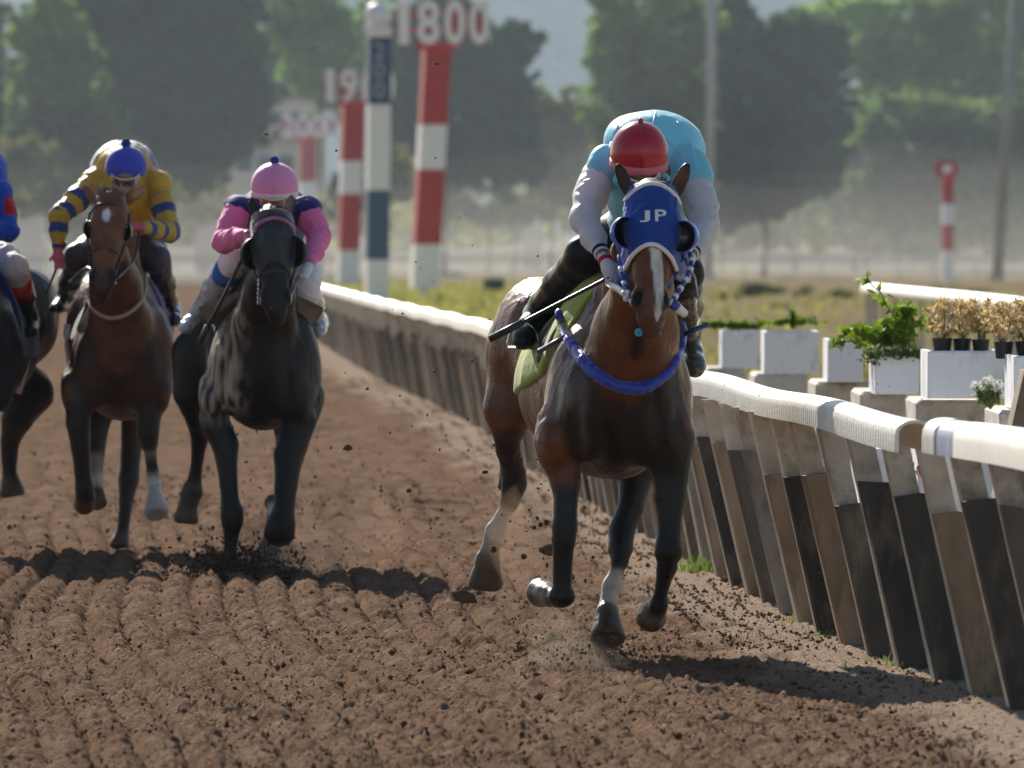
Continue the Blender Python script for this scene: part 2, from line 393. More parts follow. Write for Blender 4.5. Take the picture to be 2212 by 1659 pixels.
def clod_cloud(name, pts, rad, m, label=None, low=False):
    n = len(pts); pts = np.array(pts); rad = np.array(rad); bv, bf = (OV, OF) if low else (IV, IF); q = len(bv)
    J = 1+RNG.normal(0, .22, (n, q, 1)); S = RNG.uniform(.6, 1.25, (n, 1, 3)); a = RNG.uniform(0, 6.3, (n, 1)); ca, sa = np.cos(a), np.sin(a)
    B = np.stack([bv[None, :, 0]*ca-bv[None, :, 1]*sa, bv[None, :, 0]*sa+bv[None, :, 1]*ca*np.ones((n, 1)), bv[None, :, 2]*np.ones((n, 1))], 2)
    V = (B*J*S*rad[:, None, None]+pts[:, None, :]).reshape(-1, 3)
    F = (bf[None]+q*np.arange(n)[:, None, None]).reshape(-1, 3)
    o = mesh_obj(name, V, F, m, smooth=False); o['kind'] = 'stuff'
    if label: o['label'] = label
    return o
n = 7000
Yc = 28*(80/28)**RNG.random(n)**.95; Xc = RNG.uniform(-1.15, 1.1, n)*CX/FPX*Yc; Xc = np.minimum(Xc, railx(Yc)-.1+RNG.random(n)*.4)
rc = np.minimum(.0040*(1+RNG.pareto(2.6, n)), .019)
clod_cloud('dirt_clod', np.stack([Xc, Yc, relief(Xc, Yc)+rc*.4], 1), rc, M_soil, low=True)
n = 52000; Yc = 28*(115/28)**(RNG.random(n)**1.25); Xc = RNG.uniform(-1.15, 1.1, n)*CX/FPX*Yc; Xc = np.minimum(Xc, railx(Yc)-.7*RNG.random(n)+.2)
gp = groove(Xc, Yc); gp = gp-np.floor(gp)-.5; Xc = Xc-np.where(RNG.random(n) < .55, gp*.165*RNG.uniform(.65, 1.0, n), 0)
pk = vnoise(Xc*2.2, Yc*1.0, Xc*0+31); q_ = RNG.random(n) < np.clip(pk*2.2-.5, .12, 1); Xc = Xc[q_]; Yc = Yc[q_]; rc = .0030+.0085*RNG.random(len(Xc))**2.5
clod_cloud('soil_crumb', np.stack([Xc, Yc, relief(Xc, Yc)+rc*.5], 1), rc, M_soil, low=True)
# ------------------------------------------------------------------ rail
M_rail = mat('rail_cover', (.80, .79, .75), .42, noise=.06, nscale=3, dirt=(.50, .45, .36), dirt_scale=14, dirt_amt=.35, bump=.0015, bscale=90)
M_railb = mat('rail_band', (.10, .13, .27), .5, noise=.25, nscale=6, dirt=(.45, .47, .6), dirt_scale=20, dirt_amt=.7, stretch=(1, 1, .25))
M_post = mat('rail_post', (.50, .43, .36), .8, noise=.2, nscale=8, dirt=(.20, .15, .11), dirt_scale=5, dirt_amt=.8, bump=.004, bscale=50)
M_boards = [mat('board_%s' % n, c, .85, noise=.35, nscale=5, dirt=d, dirt_scale=9, dirt_amt=.8, bump=.006, bscale=40, stretch=(1, 1, .35)) for n, c, d in
            (('black', (.055, .050, .046), (.15, .115, .085)), ('brown', (.24, .175, .125), (.12, .09, .065)), ('grey', (.22, .19, .165), (.10, .085, .07)), ('dark', (.10, .085, .072), (.22, .17, .12)))]
rail = thing('track_rail', 'long white inside rail on leaning posts faced with dark boards, running beside the dirt track', 'rail', (float(railx(34)), 34, 0))
RH = 1.12
def rail_segment(y0, y1, m, ribbed, w=.068, n=None, name='rail_cover', lift=0.0, xo=0.0):
    prof = []
    for a in np.linspace(0, math.pi, 11): prof.append((-math.cos(a)*w, math.sin(a)**.8*w*.8))
    prof = [(-w, -.062)]+prof+[(w, -.062)]
    inner = [(x*.88, z*.88 if z > 0 else z) for x, z in prof]
    n = n or max(2, int((y1-y0)/(.022 if ribbed else .6)))
    V = []; F = []; k = len(prof)
    for i in range(n+1):
        y = y0+(y1-y0)*i/n; x = float(railtop(y))+xo; b = (.0055*math.cos((y-y0)*2*math.pi/.11) if ribbed else 0)
        z0 = RH-.055+.008*math.sin(y*.9)+lift
        for q, (px, pz) in enumerate(prof): V.append((x+px*(1+b/w), y, z0+pz*(1+(b/w if pz > 0 else 0))))
        for px, pz in inner: V.append((x+px, y, z0+pz-.001))
    K = 2*k
    for i in range(n):
        for q in range(k-1):
            F.append((i*K+q, i*K+q+1, (i+1)*K+q+1, (i+1)*K+q)); F.append((i*K+k+q+1, i*K+k+q, (i+1)*K+k+q, (i+1)*K+k+q+1))
        F.append((i*K+k-1, i*K+2*k-1, (i+1)*K+2*k-1, (i+1)*K+k-1)); F.append((i*K+k, i*K, (i+1)*K, (i+1)*K+k))
    for i, d in ((0, 1), (n, -1)):
        for q in range(k-1): F.append(tuple([i*K+q, i*K+k+q, i*K+k+q+1, i*K+q+1][::d]))
    return mesh_obj(name, V, F, m, rail, smooth=True)
def smooth_by_angle(o, deg=40):
    me = o.data; me.polygons.foreach_set('use_smooth', [True]*len(me.polygons))
    import bmesh as bm_
    b = bm_.new(); b.from_mesh(me); lim = math.radians(deg)
    for e in b.edges:
        if len(e.link_faces) == 2 and e.calc_face_angle(0) > lim: e.smooth = False
    b.to_mesh(me); b.free()
for a, b_, rib in ((32.6, 46, True), (46.04, 62, False), (62.05, 80, False), (80.05, 101, False), (101.05, 125, False), (125.05, 150, False), (150.05, 180, False), (180.05, 215, False)):
    smooth_by_angle(rail_segment(a, b_, M_rail, rib))
smooth_by_angle(rail_segment(31.9, 32.38, M_rail, True, w=.080, lift=.004, xo=.085))
smooth_by_angle(rail_segment(31.3, 31.89, M_railb, False, w=.079, n=4, name='painted_band', lift=.004, xo=.085))
smooth_by_angle(rail_segment(23.0, 31.29, M_rail, False, w=.081, lift=.004, xo=.085))
# posts and boards
yb = 31.75; i = 0; rr = random.Random(3)
first_post = None
while yb < 215 and i < 150:
    x0 = float(railx(yb))-.006; w = .047+rr.uniform(-.004, .004)
    lean = .215+rr.uniform(-.02, .02)
    o = MB()
    xb = x0+.07; xt = xb-(.235 if yb < 46 else .19)+rr.uniform(-.012, .012)
    lean = xb-xt
    V = []; py_ = .14
    for xx, zz in ((xb, -.05), (xt, RH-.112)):
        for sx, sy in ((-1, -1), (1, -1), (1, 1), (-1, 1)): V.append((xx+sx*w*math.cos(py_)-sy*.04*math.sin(py_), yb+sx*w*math.sin(py_)+sy*.04*math.cos(py_), zz))
    o.add(V, [(3, 2, 1, 0), (4, 5, 6, 7), (0, 1, 5, 4), (1, 2, 6, 5), (2, 3, 7, 6), (3, 0, 4, 7)])
    o.obj('post', M_post, rail)
    # the facing board
    hb = rr.choice((.72, .75, .78, .80, .74, .68)) if yb > 33 else .82
    W = rr.uniform(.062, .070); a = rr.uniform(.09, .24); th = .032
    ca, sa = math.cos(a), math.sin(a); V = []
    nz = 9
    for k in range(nz):
        t = k/(nz-1); z = -.06+(hb+.06)*t; xc = xb+.016-lean*z/(RH-.1); yc = yb-.082
        j = 0.0; tilt = (rr.uniform(-.012, .012) if k == nz-1 else 0)
        for sx, sy in ((-1, -.9), (-.96, -1.05), (.96, -1.05), (1, -.9), (1, 1), (-1, 1)):
            V.append((xc+(sx*(W+j))*ca-sy*th*sa, yc+(sx*(W+j))*sa+sy*th*ca, z+tilt*sx))
    F = [tuple(range(5, -1, -1)), tuple(range((nz-1)*6, nz*6))]
    for k in range(nz-1):
        for q in range(6): F.append((k*6+q, k*6+(q+1) % 6, (k+1)*6+(q+1) % 6, (k+1)*6+q))
    mi = [3, 0, 1, 0, 0, 3, 1, 0, 1, 2, 3, 1, 0, 1, 2, 3][i % 16] if i < 16 else rr.choice((0, 1, 1, 2, 3, 1, 2))
    mesh_obj('board', V, F, M_boards[mi], rail)
    yb += 1.075*(1+rr.uniform(-.06, .06)); i += 1
# ------------------------------------------------------------------ planters behind the rail
M_plant = mat('planter_paint', (.80, .82, .88), .6, noise=.06, nscale=4, dirt=(.36, .33, .30), dirt_scale=6, dirt_amt=.75, stretch=(1, 1, .45), bump=.003, bscale=35)
M_block = mat('base_concrete', (.50, .47, .43), .85, noise=.15, nscale=6, dirt=(.22, .20, .18), dirt_scale=7, dirt_amt=.8, bump=.008, bscale=25)
M_potsoil = mat('pot_soil', (.06, .045, .03), .95, bump=.01, bscale=40)
M_pot = mat('black_pot', (.012, .012, .014), .45)
def px_box(name, label, cat, x0, x1, y0, y1, Y, D, m, group=None, rim=False, hollow=.025):
    p0 = at(x0, y1, Y); p1 = at(x1, y0, Y)
    t = thing(name, label, cat, (0.5*(p0[0]+p1[0]), Y, p0[2]), group)
    b = MB(); w = hollow
    b.box((p0[0], Y, p0[2]), (p1[0], Y+w, p1[2]), bev=.008).box((p0[0], Y+D-w, p0[2]), (p1[0], Y+D, p1[2]), bev=.008)
    b.box((p0[0], Y+w, p0[2]), (p0[0]+w, Y+D-w, p1[2])).box((p1[0]-w, Y+w, p0[2]), (p1[0], Y+D-w, p1[2]))
    b.box((p0[0]+w, Y+w, p0[2]), (p1[0]-w, Y+D-w, p0[2]+.03))
    b.obj('box', m, t)
    MB().box((p0[0]+w+.002, Y+w+.002, p0[2]+.03), (p1[0]-w-.002, Y+D-w-.002, p1[2]-.03)).obj('soil', M_potsoil, t)
    return t, p0, p1
PL = [  # x0 (left edge of the front), x1, top, bottom, Y, label
    (1447, 1504, 704, 775, 78, 'farthest white planter box, just right of the leading jockey'),
    (1559, 1640, 712, 795, 66, 'bare white planter box, second from the leading jockey'),
    (1651, 1770, 716, 807, 57, 'long bare white planter box between two narrower ones'),
    (1788, 1864, 733, 826, 51.5, 'cracked white planter box left of the one overgrown with green'),
    (1890, 1986, 759, 852, 47.5, 'weathered white planter box with a green bush and trailing leaves'),
    (2004, 2171, 758, 861, 45, 'wide clean white planter box holding black pots of dried flowers'),
    (2190, 2260, 769, 884, 42.5, 'white planter box cut by the right edge of the picture')]
BL = [(1434+230*.3516, 1500+104, 794, 830, 68, ''), (1620, 1735, 806, 845, 59, ''), (1752, 1870, 823, 880, 52, ''), (1848, 1945, 844, 905, 48.3, ''), (1968, 2122, 862, 915, 46, ''), (2148, 2202, 884, 940, 42.8, '')]
blk_lab = ['grey concrete plinth under the farther bare planters', 'grey plinth block in front of the long bare planter', 'stained plinth block below the cracked planter', 'plain plinth block under the overgrown planter',
           'mottled plinth block under the planter with dried flowers', 'plinth block carrying the white flowering plant by the right edge']
planters = []
for x0, x1, y0, y1, Y, lab in PL:
    planters.append(px_box('planter_box', lab, 'planter', x0, x1, y0, y1, Y, .80, M_plant, 'white planter boxes behind the rail'))
for (x0, x1, y0, y1, Y, _), lab in zip(BL, blk_lab):
    a = at(x0+14, y0, Y); b = at(x1, y0, Y); a[0] += -.0
    o = MB().box((a[0]-.02, Y-.25, 0.0), (b[0]+.02, Y+1.1, a[2]), bev=.02).obj('plinth_block', M_block)
    tag(o, lab, 'plinth', 'concrete plinths under the planters')
# black pots with dried flowers, in the wide planter
def leaf_cluster(pts, size, up=.3, nrm=None, aspect=1.8, rng=RNG):
    n = len(pts); pts = np.asarray(pts)
    a = rng.normal(size=(n, 3)); a[:, 2] += up; a /= np.linalg.norm(a, axis=1)[:, None]
    b = rng.normal(size=(n, 3)); b -= (b*a).sum(1)[:, None]*a; b /= np.linalg.norm(b, axis=1)[:, None]
    s = (np.asarray(size)*np.ones(n))[:, None]*rng.uniform(.6, 1.3, (n, 1))
    c = np.cross(a, b)
    V = np.stack([pts-a*s*aspect*.5, pts+b*s*.5+c*s*.12, pts+a*s*aspect*.5, pts-b*s*.5+c*s*.12], 1).reshape(-1, 3)
    return V, np.arange(4*n).reshape(-1, 4)
def clump_points(n, c, r, shell=.55, rng=RNG):
    d = rng.normal(size=(n, 3)); d /= np.linalg.norm(d, axis=1)[:, None]; q = shell+(1-shell)*rng.random((n, 1)); return np.array(c)+d*np.array(r)*q
def foliage(name, groups, m, parent=None, label=None, cat=None, group=None):
    """groups: list of (points, size)"""
    VV = []; FF = []; o_ = 0
    for p, s in groups:
        V, F = leaf_cluster(p, s); VV.append(V); FF.append(F+o_); o_ += len(V)
    o = mesh_obj(name, np.vstack(VV), np.vstack(FF), m, parent)
    if parent is None: tag(o, label, cat, group)
    if name in ('dried_flower_head', 'flower_head', 'leaf', 'weed_clump', 'leaf_mass', 'trailing_plant'): o['kind'] = 'stuff'
    return o
M_dry = mat('dried_petal', (.62, .47, .25), .8, noise=.6, nscale=40, trans=.3)
M_leafy = mat('planter_leaf', (.17, .26, .025), .6, noise=.6, nscale=12, trans=.35)
M_trail = mat('trailing_leaf', (.09, .14, .05), .6, noise=.5, nscale=30, trans=.3)
M_stem = mat('stem', (.16, .17, .06), .7)
M_white = mat('white_petal', (.80, .80, .74), .6, trans=.2)
pots = [(2035, 730, 758, 43, 45.3, 'first black pot of dried flowers from the left in the wide planter'), (2078, 731, 758, 40, 45.35, 'second black pot of dried flowers, beside the left one'),
        (2119, 733, 758, 38, 45.3, 'third black pot of dried flowers in the wide planter'), (2168, 738, 767, 42, 43.2, 'black pot of dried flowers left in the planter at the picture edge'), (2215, 737, 766, 44, 43.2, 'black pot of dried flowers cut by the right picture edge')]
for px, y0, y1, wd, Y, lab in pots:
    s = FPX/Y; c = at(px, y1+8, Y+.1); r = wd*.5/s; h = (y1+8-y0)/s
    t = thing('flower_pot', lab, 'potted plant', c, 'black pots of dried flowers')
    V = []; n = 14; P = [(.8, 0), (1, h*.92), (1.06, h*.92), (1.06, h), (.93, h), (.93, h-.03)]
    for q, z in P:
        for k in range(n): V.append((c[0]+r*q*math.cos(2*math.pi*k/n), c[1]+r*q*math.sin(2*math.pi*k/n), c[2]+z))
    F = [(i*n+k, i*n+(k+1) % n, (i+1)*n+(k+1) % n, (i+1)*n+k) for i in range(len(P)-1) for k in range(n)]+[tuple(range((len(P)-1)*n, len(P)*n))]
    mesh_obj('pot', V, F, M_pot, t)
    top = c+np.array([0, 0, h]); b = MB(); G = []
    for k in range(24):
        e = top+np.array([random.gauss(0, r*1.15), random.gauss(0, .09), random.uniform(.03, .20)])
        b.tube([top+np.array([random.uniform(-.4, .4)*r, 0, -.02]), (top+e)/2+np.array([random.gauss(0, .01), 0, .01]), e], .0016, 4)
        G.append((clump_points(30, e, (.030, .030, .026), .2), .013))
    b.obj('stem', M_stem, t)
    foliage('dried_flower_head', G, M_dry, t)
# green bush
c = at(1925, 750, 48.0); t = thing('green_bush', 'bright green leafy bush spilling over the weathered planter', 'bush', c)
b = MB(); G = []
for k in range(38):
    px = random.choice([random.gauss(1905, 40), random.gauss(1950, 32)]); top = random.choice([random.uniform(665, 700) if px > 1930 else 715, random.uniform(700, 742), random.uniform(715, 745)])
    e = at(min(px, 1998), top, 48.0+random.uniform(-.15, .3)); b.tube([c, (c+e)/2+np.array([0, 0, .03]), e], .003, 4)
    G.append((clump_points(34, e, (.075, .08, .045), .2), .030))
tip = [at(x, y, 48.1) for x, y in ((1950, 735), (1935, 690), (1912, 655), (1903, 632), (1880, 612), (1872, 592))]
b.tube(spline(tip, 14), .004, 5); G.append((np.array([p+RNG.normal(0, .022, 3) for p in spline(tip, 30)]), .030))
b.obj('stem', M_stem, t); foliage('leaf_mass', G, M_leafy, t)
c = at(1935, 765, 47.5); G = [(np.array([at(random.uniform(1872, 1990), random.gauss(762, 6), 47.47+random.uniform(-.04, .05)) for _ in range(420)]), .017),
                              (np.array([at(random.gauss(1880, 10), random.uniform(762, 790), 47.45) for _ in range(60)]), .015)]
foliage('trailing_plant', G, M_trail, None, 'small leaved creeper hanging over the front lip of the weathered planter', 'creeper')
# sparse weeds in the far planters
for x, y, n_, lab in ((1530, 700, 120, 'low weeds in the farthest planter'), (1600, 703, 150, 'yellow green weeds above the second planter'), (1712, 694, 130, 'single upright weed with low grass in the long planter')):
    Y = 62.0; G = [(np.array([at(random.gauss(x, 28), y+6-abs(random.gauss(0, 6)), Y) for _ in range(n_)]), .03)]
    if x == 1712: G.append((np.array([at(1712+random.gauss(0, 2.5), random.uniform(672, 712), Y) for _ in range(40)]), .03))
    foliage('weed_clump', G, M_leafy, None, lab, 'weeds')
# white flowering plant
c = at(2140, 884, 42.7); t = thing('flowering_plant', 'small plant with clusters of white flowers growing on the plinth by the right edge', 'plant', c)
b = MB(); G1 = []; G2 = []
for k in range(46):
    px = random.uniform(2100, 2172); py = 812+abs(px-2138)*.45+random.uniform(0, 34); e = at(px, py, 42.7+random.uniform(-.08, .08))
    b.tube([c, (c+e)/2, e], .0018, 4); G2.append((clump_points(12, (c+e*2)/3, (.02, .02, .03), .2), .014))
    G1.append((clump_points(16, e, (.013, .013, .010), .3), .010))
b.obj('stem', M_stem, t); foliage('leaf_mass', G2, mat('pale_leaf', (.16, .22, .09), .6, noise=.3, trans=.3), t); foliage('flower_head', G1, M_white, t)
# leaning slab at the right edge, and low white wall panels seen under the rail
M_slab = mat('slab_concrete', (.26, .215, .17), .9, noise=.15, nscale=6, dirt=(.12, .1, .08), dirt_scale=10, dirt_amt=.5, bump=.006, bscale=30)
Y = 37.2; V = []
for x, y in ((2150, 1076), (2320, 1120), (2330, 790), (2213, 800)):
    V.append(at(x, y, Y))
V += [v+np.array([0, .35, 0]) for v in V[:4]]
o = mesh_obj('concrete_slab', V, [(0, 1, 2, 3), (7, 6, 5, 4), (0, 4, 5, 1), (1, 5, 6, 2), (2, 6, 7, 3), (3, 7, 4, 0)], M_slab)
tag(o, 'brownish leaning concrete slab behind the rail at the right edge of the picture', 'concrete slab')
o = MB(); a = at(2320, 1120, Y+.1); o.box((a[0]-.06, Y+.06, 0), (a[0]+.02, Y+.3, a[2]+.05)); o.obj('support', M_slab, o_ := bpy.data.objects['concrete_slab'])
wall_lab = ['low white wall block seen under the rail near its joint', 'low white wall block under the rail, middle one', 'low white wall block under the rail at the right edge']
for (x0, x1, Y, top), lab in zip(((1845, 1950, 47.2, .70), (1965, 2060, 45.0, .78), (2080, 2330, 42.0, .86)), wall_lab):
    a = at(x0, 600, Y); b = at(x1, 600, Y)
    tag(MB().box((a[0], Y-.9, 0), (b[0], Y-.3, top), bev=.02).obj('wall_block', M_plant), lab, 'low wall', 'low white blocks behind the rail posts')
# small weeds growing between the boards
M_grass = mat('grass_blade', (.13, .19, .04), .7, noise=.4, nscale=30, trans=.3)
M_straw = mat('straw', (.34, .26, .15), .8, noise=.3, nscale=30, trans=.2)
def tuft(px, Y, n, spread, h, m, label):
    V = []; F = []; x0 = (px-CX)*Y/FPX
    for k in range(n):
        x = x0+random.gauss(0, spread); y = Y+random.gauss(0, spread*1.5); z = .035; hh = h*random.uniform(.4, 1.2); dx = random.gauss(0, .35)*hh; dy = random.gauss(0, .3)*hh; w_ = .0035
        i = len(V); V += [(x-w_, y, z), (x+w_, y, z), (x+dx*.5+w_*.7, y+dy*.5, z+hh*.6), (x+dx*.5-w_*.7, y+dy*.5, z+hh*.6), (x+dx, y+dy, z+hh)]
        F += [(i, i+1, i+2, i+3), (i+3, i+2, i+4)]
    o = mesh_obj('grass_tuft', V, F, m); return tag(o, label, 'grass tuft', None, 'stuff')
tuft(1965, 37.1, 110, .05, .10, M_straw, 'dry straw coloured tuft at the foot of the third board')
tuft(2040, 36.2, 160, .09, .07, M_grass, 'green weeds at the foot of the nearest gap between boards')
tuft(1990, 36.2, 120, .12, .035, M_grass, 'thin low green grass in front of the third board')
tuft(1520, 46.6, 160, .10, .10, M_grass, 'green grass patch at the rail foot beside the leading horse')
tuft(1735, 40.5, 60, .05, .04, M_grass, 'tiny green sprig on the bare strip below the middle boards')
tuft(1810, 39.0, 50, .06, .03, M_grass, 'faint green sprig left of the grey stone')
tuft(2150, 34.4, 130, .12, .03, M_grass, 'thin green grass by the foot of the nearest board')
# yellow wild flowers between the dark boards
def wild(px0, Y, heads, label, base_py=None):
    c = at(px0, 538+EYE*FPX/Y, Y); t = thing('wild_flower', label, 'wild flower', c); b = MB(); G = []; L_ = []
    for hx, hy in heads:
        e = at(hx, hy, Y); b.tube(spline([c, c+(e-c)*.5+np.array([.01, 0, .02]), e], 8), .0016, 4); G.append((clump_points(14, e, (.010, .010, .008), .3), .009))
        L_.append((np.array([c+(e-c)*q+RNG.normal(0, .008, 3) for q in (.2, .35, .5, .65)]), .02))
    b.obj('stem', M_stem, t); foliage('flower_head', G, mat('yellow_petal', (.72, .62, .05), .6, trans=.3), t); foliage('leaf', L_, M_grass, t)
wild(1968, 36.9, [(1941, 1112), (1940, 1158), (1956, 1206), (1950, 1180)], 'thin yellow wild flower growing between two dark boards')
wild(2215, 36.5, [(2164, 1096), (2177, 1115), (2190, 1108), (2182, 1140), (2196, 1160), (2205, 1130), (2188, 1185)], 'branching yellow wild flower behind the nearest board')
# the red and white clip under the rail, and the torn white flap farther on
a = at(1988, 1015, 35.9); t = thing('rail_clip', 'small red and white clip hanging under the rail joint', 'clip', a); b = MB()
b.tube([a+np.array([-.03, 0, .03]), a+np.array([-.035, 0, -.02])], .007, 6); b.obj('hook', M_pot, t)
b = MB(); b.sphere(a+np.array([0, 0, 0]), (.017, .015, .026), 10, 8); b.obj('red_knob', mat('red_plastic', (.55, .06, .03), .35), t)
b = MB(); b.tube([a+np.array([.02, 0, .03]), a+np.array([.03, 0, .0]), a+np.array([.015, 0, -.02])], [.012, .017, .006], 8).tube([a+np.array([-.02, -.01, -.0]), a+np.array([-.005, -.01, -.025])], [.009, .005], 8); b.obj('white_prong', M_white, t)
V = [at(1754, 985, 40.6), at(1793, 997, 40.6), at(1782, 1008, 40.58), at(1766, 1004, 40.55)]; V += [v+np.array([0, .01, 0]) for v in V[:4]]
tag(mesh_obj('torn_flap', V, [(0, 3, 2, 1), (4, 5, 6, 7), (0, 1, 5, 4), (1, 2, 6, 5), (2, 3, 7, 6), (3, 0, 4, 7)], M_rail), 'torn white flap of rail cover hanging below the rail', 'flap')
for px, py, r, lab in ((1878, 1412, .045, 'grey stone on the bare strip before the boards'), (1722, 1400, .028, 'small dark stone left of the bigger one')):
    Y = EYE*FPX/(py-HY); c = at(px, py, Y); V = IV*np.array([r, r, r*.6])*(1+RNG.normal(0, .12, (12, 1)))+c+np.array([0, 0, r*.4])
    tag(mesh_obj('stone', V, IF, M_block), lab, 'stone', 'stones on the bare strip')
# ================================================================== far away: infield, distance markers, trees, hills
def base_y(Y): return HY+EYE*FPX/Y
M_white_p = mat('white_paint', (.80, .78, .83), .5, noise=.05, nscale=2, dirt=(.5, .48, .45), dirt_scale=2, dirt_amt=.4)
M_red_p = mat('red_paint', (.42, .025, .03), .5, noise=.12, nscale=2)
M_blue_p = mat('blue_paint', (.035, .075, .16), .5, noise=.12, nscale=2)
M_lilac = mat('digit_white', (.80, .78, .82), .5)
# grass of the infield: rolling sheet with tufts
xs = np.linspace(0, 1, 120); ysg = 88*(640/88)**np.linspace(0, 1, 170)
V = []; 
for y in ysg:
    xl = float(railx(min(y, 250)))+.9-max(0, y-250)*.04
    for t in xs: V.append((xl+t*(46+y*.06), y, 0))
V = np.array(V); k = np.clip((V[:, 1]-88)/60, 0, 1)
V[:, 2] = .02+(.16*vnoise(V[:, 0]*.7, V[:, 1]*.12, V[:, 0]*0)+.10*vnoise(V[:, 0]*2.5, V[:, 1]*.5, V[:, 0]*0+3))*k
i = (np.arange(169)[:, None]*120+np.arange(119)[None, :]).ravel()
def infield_mat():
    m = soil_mat('infield_ground', (.10, .085, .045), (.17, .135, .08), (.21, .17, .11), .35, .05, 3)
    t = m.node_tree; N = t.nodes; L = t.links; b = N['Principled BSDF']; src = b.inputs['Base Color'].links[0].from_socket
    a = N.new('ShaderNodeAttribute'); a.attribute_name = 'Col'
    c2 = N.new('ShaderNodeValToRGB'); e = c2.color_ramp.elements; e[0].color = (.17, .18, .045, 1); e[1].color = (.36, .33, .12, 1); e[0].position = .35; e[1].position = .65
    n = N.new('ShaderNodeTexNoise'); n.inputs['Scale'].default_value = .5; n.inputs['Detail'].default_value = 6
    tc = N.new('ShaderNodeTexCoord'); L.new(tc.outputs['Object'], n.inputs[0]); L.new(n.outputs[0], c2.inputs[0])
    x = N.new('ShaderNodeMix'); x.data_type = 'RGBA'; s = N.new('ShaderNodeSeparateColor'); L.new(a.outputs['Color'], s.inputs[0])
    L.new(s.outputs[0], x.inputs['Factor']); L.new(src, x.inputs['A']); L.new(c2.outputs[0], x.inputs['B']); L.new(x.outputs['Result'], b.inputs['Base Color'])
    return m
def grassy(X, Y):      # where the turf grows: the left part of the infield, thin further right
    g_ = np.clip((vnoise(X*.28, Y*.05, X*0+4)-.35)*4, 0, 1)
    left = np.clip((1.0+ .002*(Y-150)-X)/2.2, 0, 1)
    return np.clip(left*1.0+.14*g_*(1-left), 0, 1)*np.clip((430-Y)/120, 0, 1)
gc = grassy(V[:, 0], V[:, 1])
o = mesh_obj('infield', V, np.stack([i, i+1, i+121, i+120], 1), infield_mat(), smooth=True, col=np.repeat(gc[:, None], 3, 1)); struct(o)
n = 26000; Y = 95*(420/95)**RNG.random(n); X = np.array(railx(np.minimum(Y, 250)))+1+RNG.random(n)**1.4*(16+Y*.02)-np.maximum(0, Y-250)*.04
q = RNG.random(n) < grassy(X, Y)*.95+.03; X = X[q]; Y = Y[q]
Vg, Fg = leaf_cluster(np.stack([X, Y, .12+.12*RNG.random(len(X))], 1), .10, up=2.5, aspect=3.2)
o = mesh_obj('grass', Vg, Fg, mat('far_grass', (.32, .31, .085), .8, noise=.5, nscale=.6, trans=.3)); o['kind'] = 'stuff'; o['label'] = 'rough yellow green grass growing on the infield behind the rail'
# far track, and an added bank coloured to stand in for dust haze
struct(mesh_obj('far_track', [(-400, 430, .05), (400, 430, .05), (400, 760, .05), (-400, 760, .05)], [(0, 1, 2, 3)], M_far))
nb = 160; V = []
for i in range(nb):
    x = -420+840*i/(nb-1); h = 2.1+.5*math.sin(x*.05)+.3*math.sin(x*.21)
    V += [(x, 655, 0), (x, 663, h*.55), (x, 675, h), (x, 760, h*.8)]
struct(mesh_obj('haze_bank', V, [(4*i+j, 4*i+4+j, 4*i+5+j, 4*i+1+j) for i in range(nb-1) for j in range(3)], M_far, smooth=True))
# low shrubs across the brown infield
M_bush = mat('bush_leaf', (.075, .10, .035), .8, noise=.5, nscale=.8, trans=.2)
M_bushl = mat('light_bush_leaf', (.20, .21, .08), .8, noise=.5, nscale=.8, trans=.3)
def shrub(px, py, Y, w_, h_, m, label, n=500, group='low shrubs on the brown infield'):
    c = at(px, py, Y); s = FPX/Y; r = np.array([w_/s/2, w_/s/2, h_/s/2]); c[2] = max(r[2]*.8, c[2])
    G = [(clump_points(n//5, c+np.array([RNG.normal(0, .45)*r[0], 0, RNG.normal(0, .3)*r[2]]), r*.6, .3), max(.05, .10*r[0])) for _ in range(5)]
    b = MB(); 
    t = thing('shrub', label, 'shrub', (c[0], c[1], 0), group)
    foliage('leaf_mass', G, m, t)
    b.tube([(c[0], c[1], 0), (c[0], c[1], c[2])], r[0]*.12+.01, 5); b.obj('stem', M_stem, t)
for k, (px, py, w_, h_, m, lab) in enumerate([
    (1620, 628, 130, 42, 0, 'widest dark shrub on the brown infield, right of the leading jockey'), (1735, 632, 60, 38, 0, 'round dark shrub next to the widest one on the infield'), (1800, 640, 55, 36, 0, 'small dark green shrub farther right on the brown infield'),
    (1560, 640, 50, 30, 1, 'pale shrub just right of the leading horse'), (1680, 665, 60, 22, 1, 'low pale weeds below the dark infield shrubs'),
    (860, 528, 40, 26, 0, 'dark shrub beside the blue and white post'), (980, 596, 50, 20, 1, 'low yellow green shrub in the grass by the tallest marker'), (2030, 622, 60, 34, 1, 'yellow green shrub rising behind the distant right rail'),
    (2120, 632, 70, 26, 0, 'dark shrub behind the distant right rail'), (1180, 606, 60, 24, 1, 'yellowish shrub behind the leading horse')]):
    Y = EYE*FPX/max(py+h_*.5-HY, 30); shrub(px, py, Y, w_, h_, (M_bush, M_bushl)[m], lab)
# dark utility box in the grass
Y = 320; a = at(1044, 640, Y); b = at(1090, 600, Y); t = thing('utility_box', 'dark green utility box standing in the infield grass', 'box', (a[0], Y, 0))
MB().box((a[0], Y, 0), (b[0], Y+.6, b[2]-.06), bev=.03).obj('cabinet', mat('dark_green_paint', (.05, .08, .055), .6), t)
MB().box((a[0]-.04, Y-.04, b[2]-.057), (b[0]+.04, Y+.64, b[2]), bev=.01).obj('lid', M_block, t)
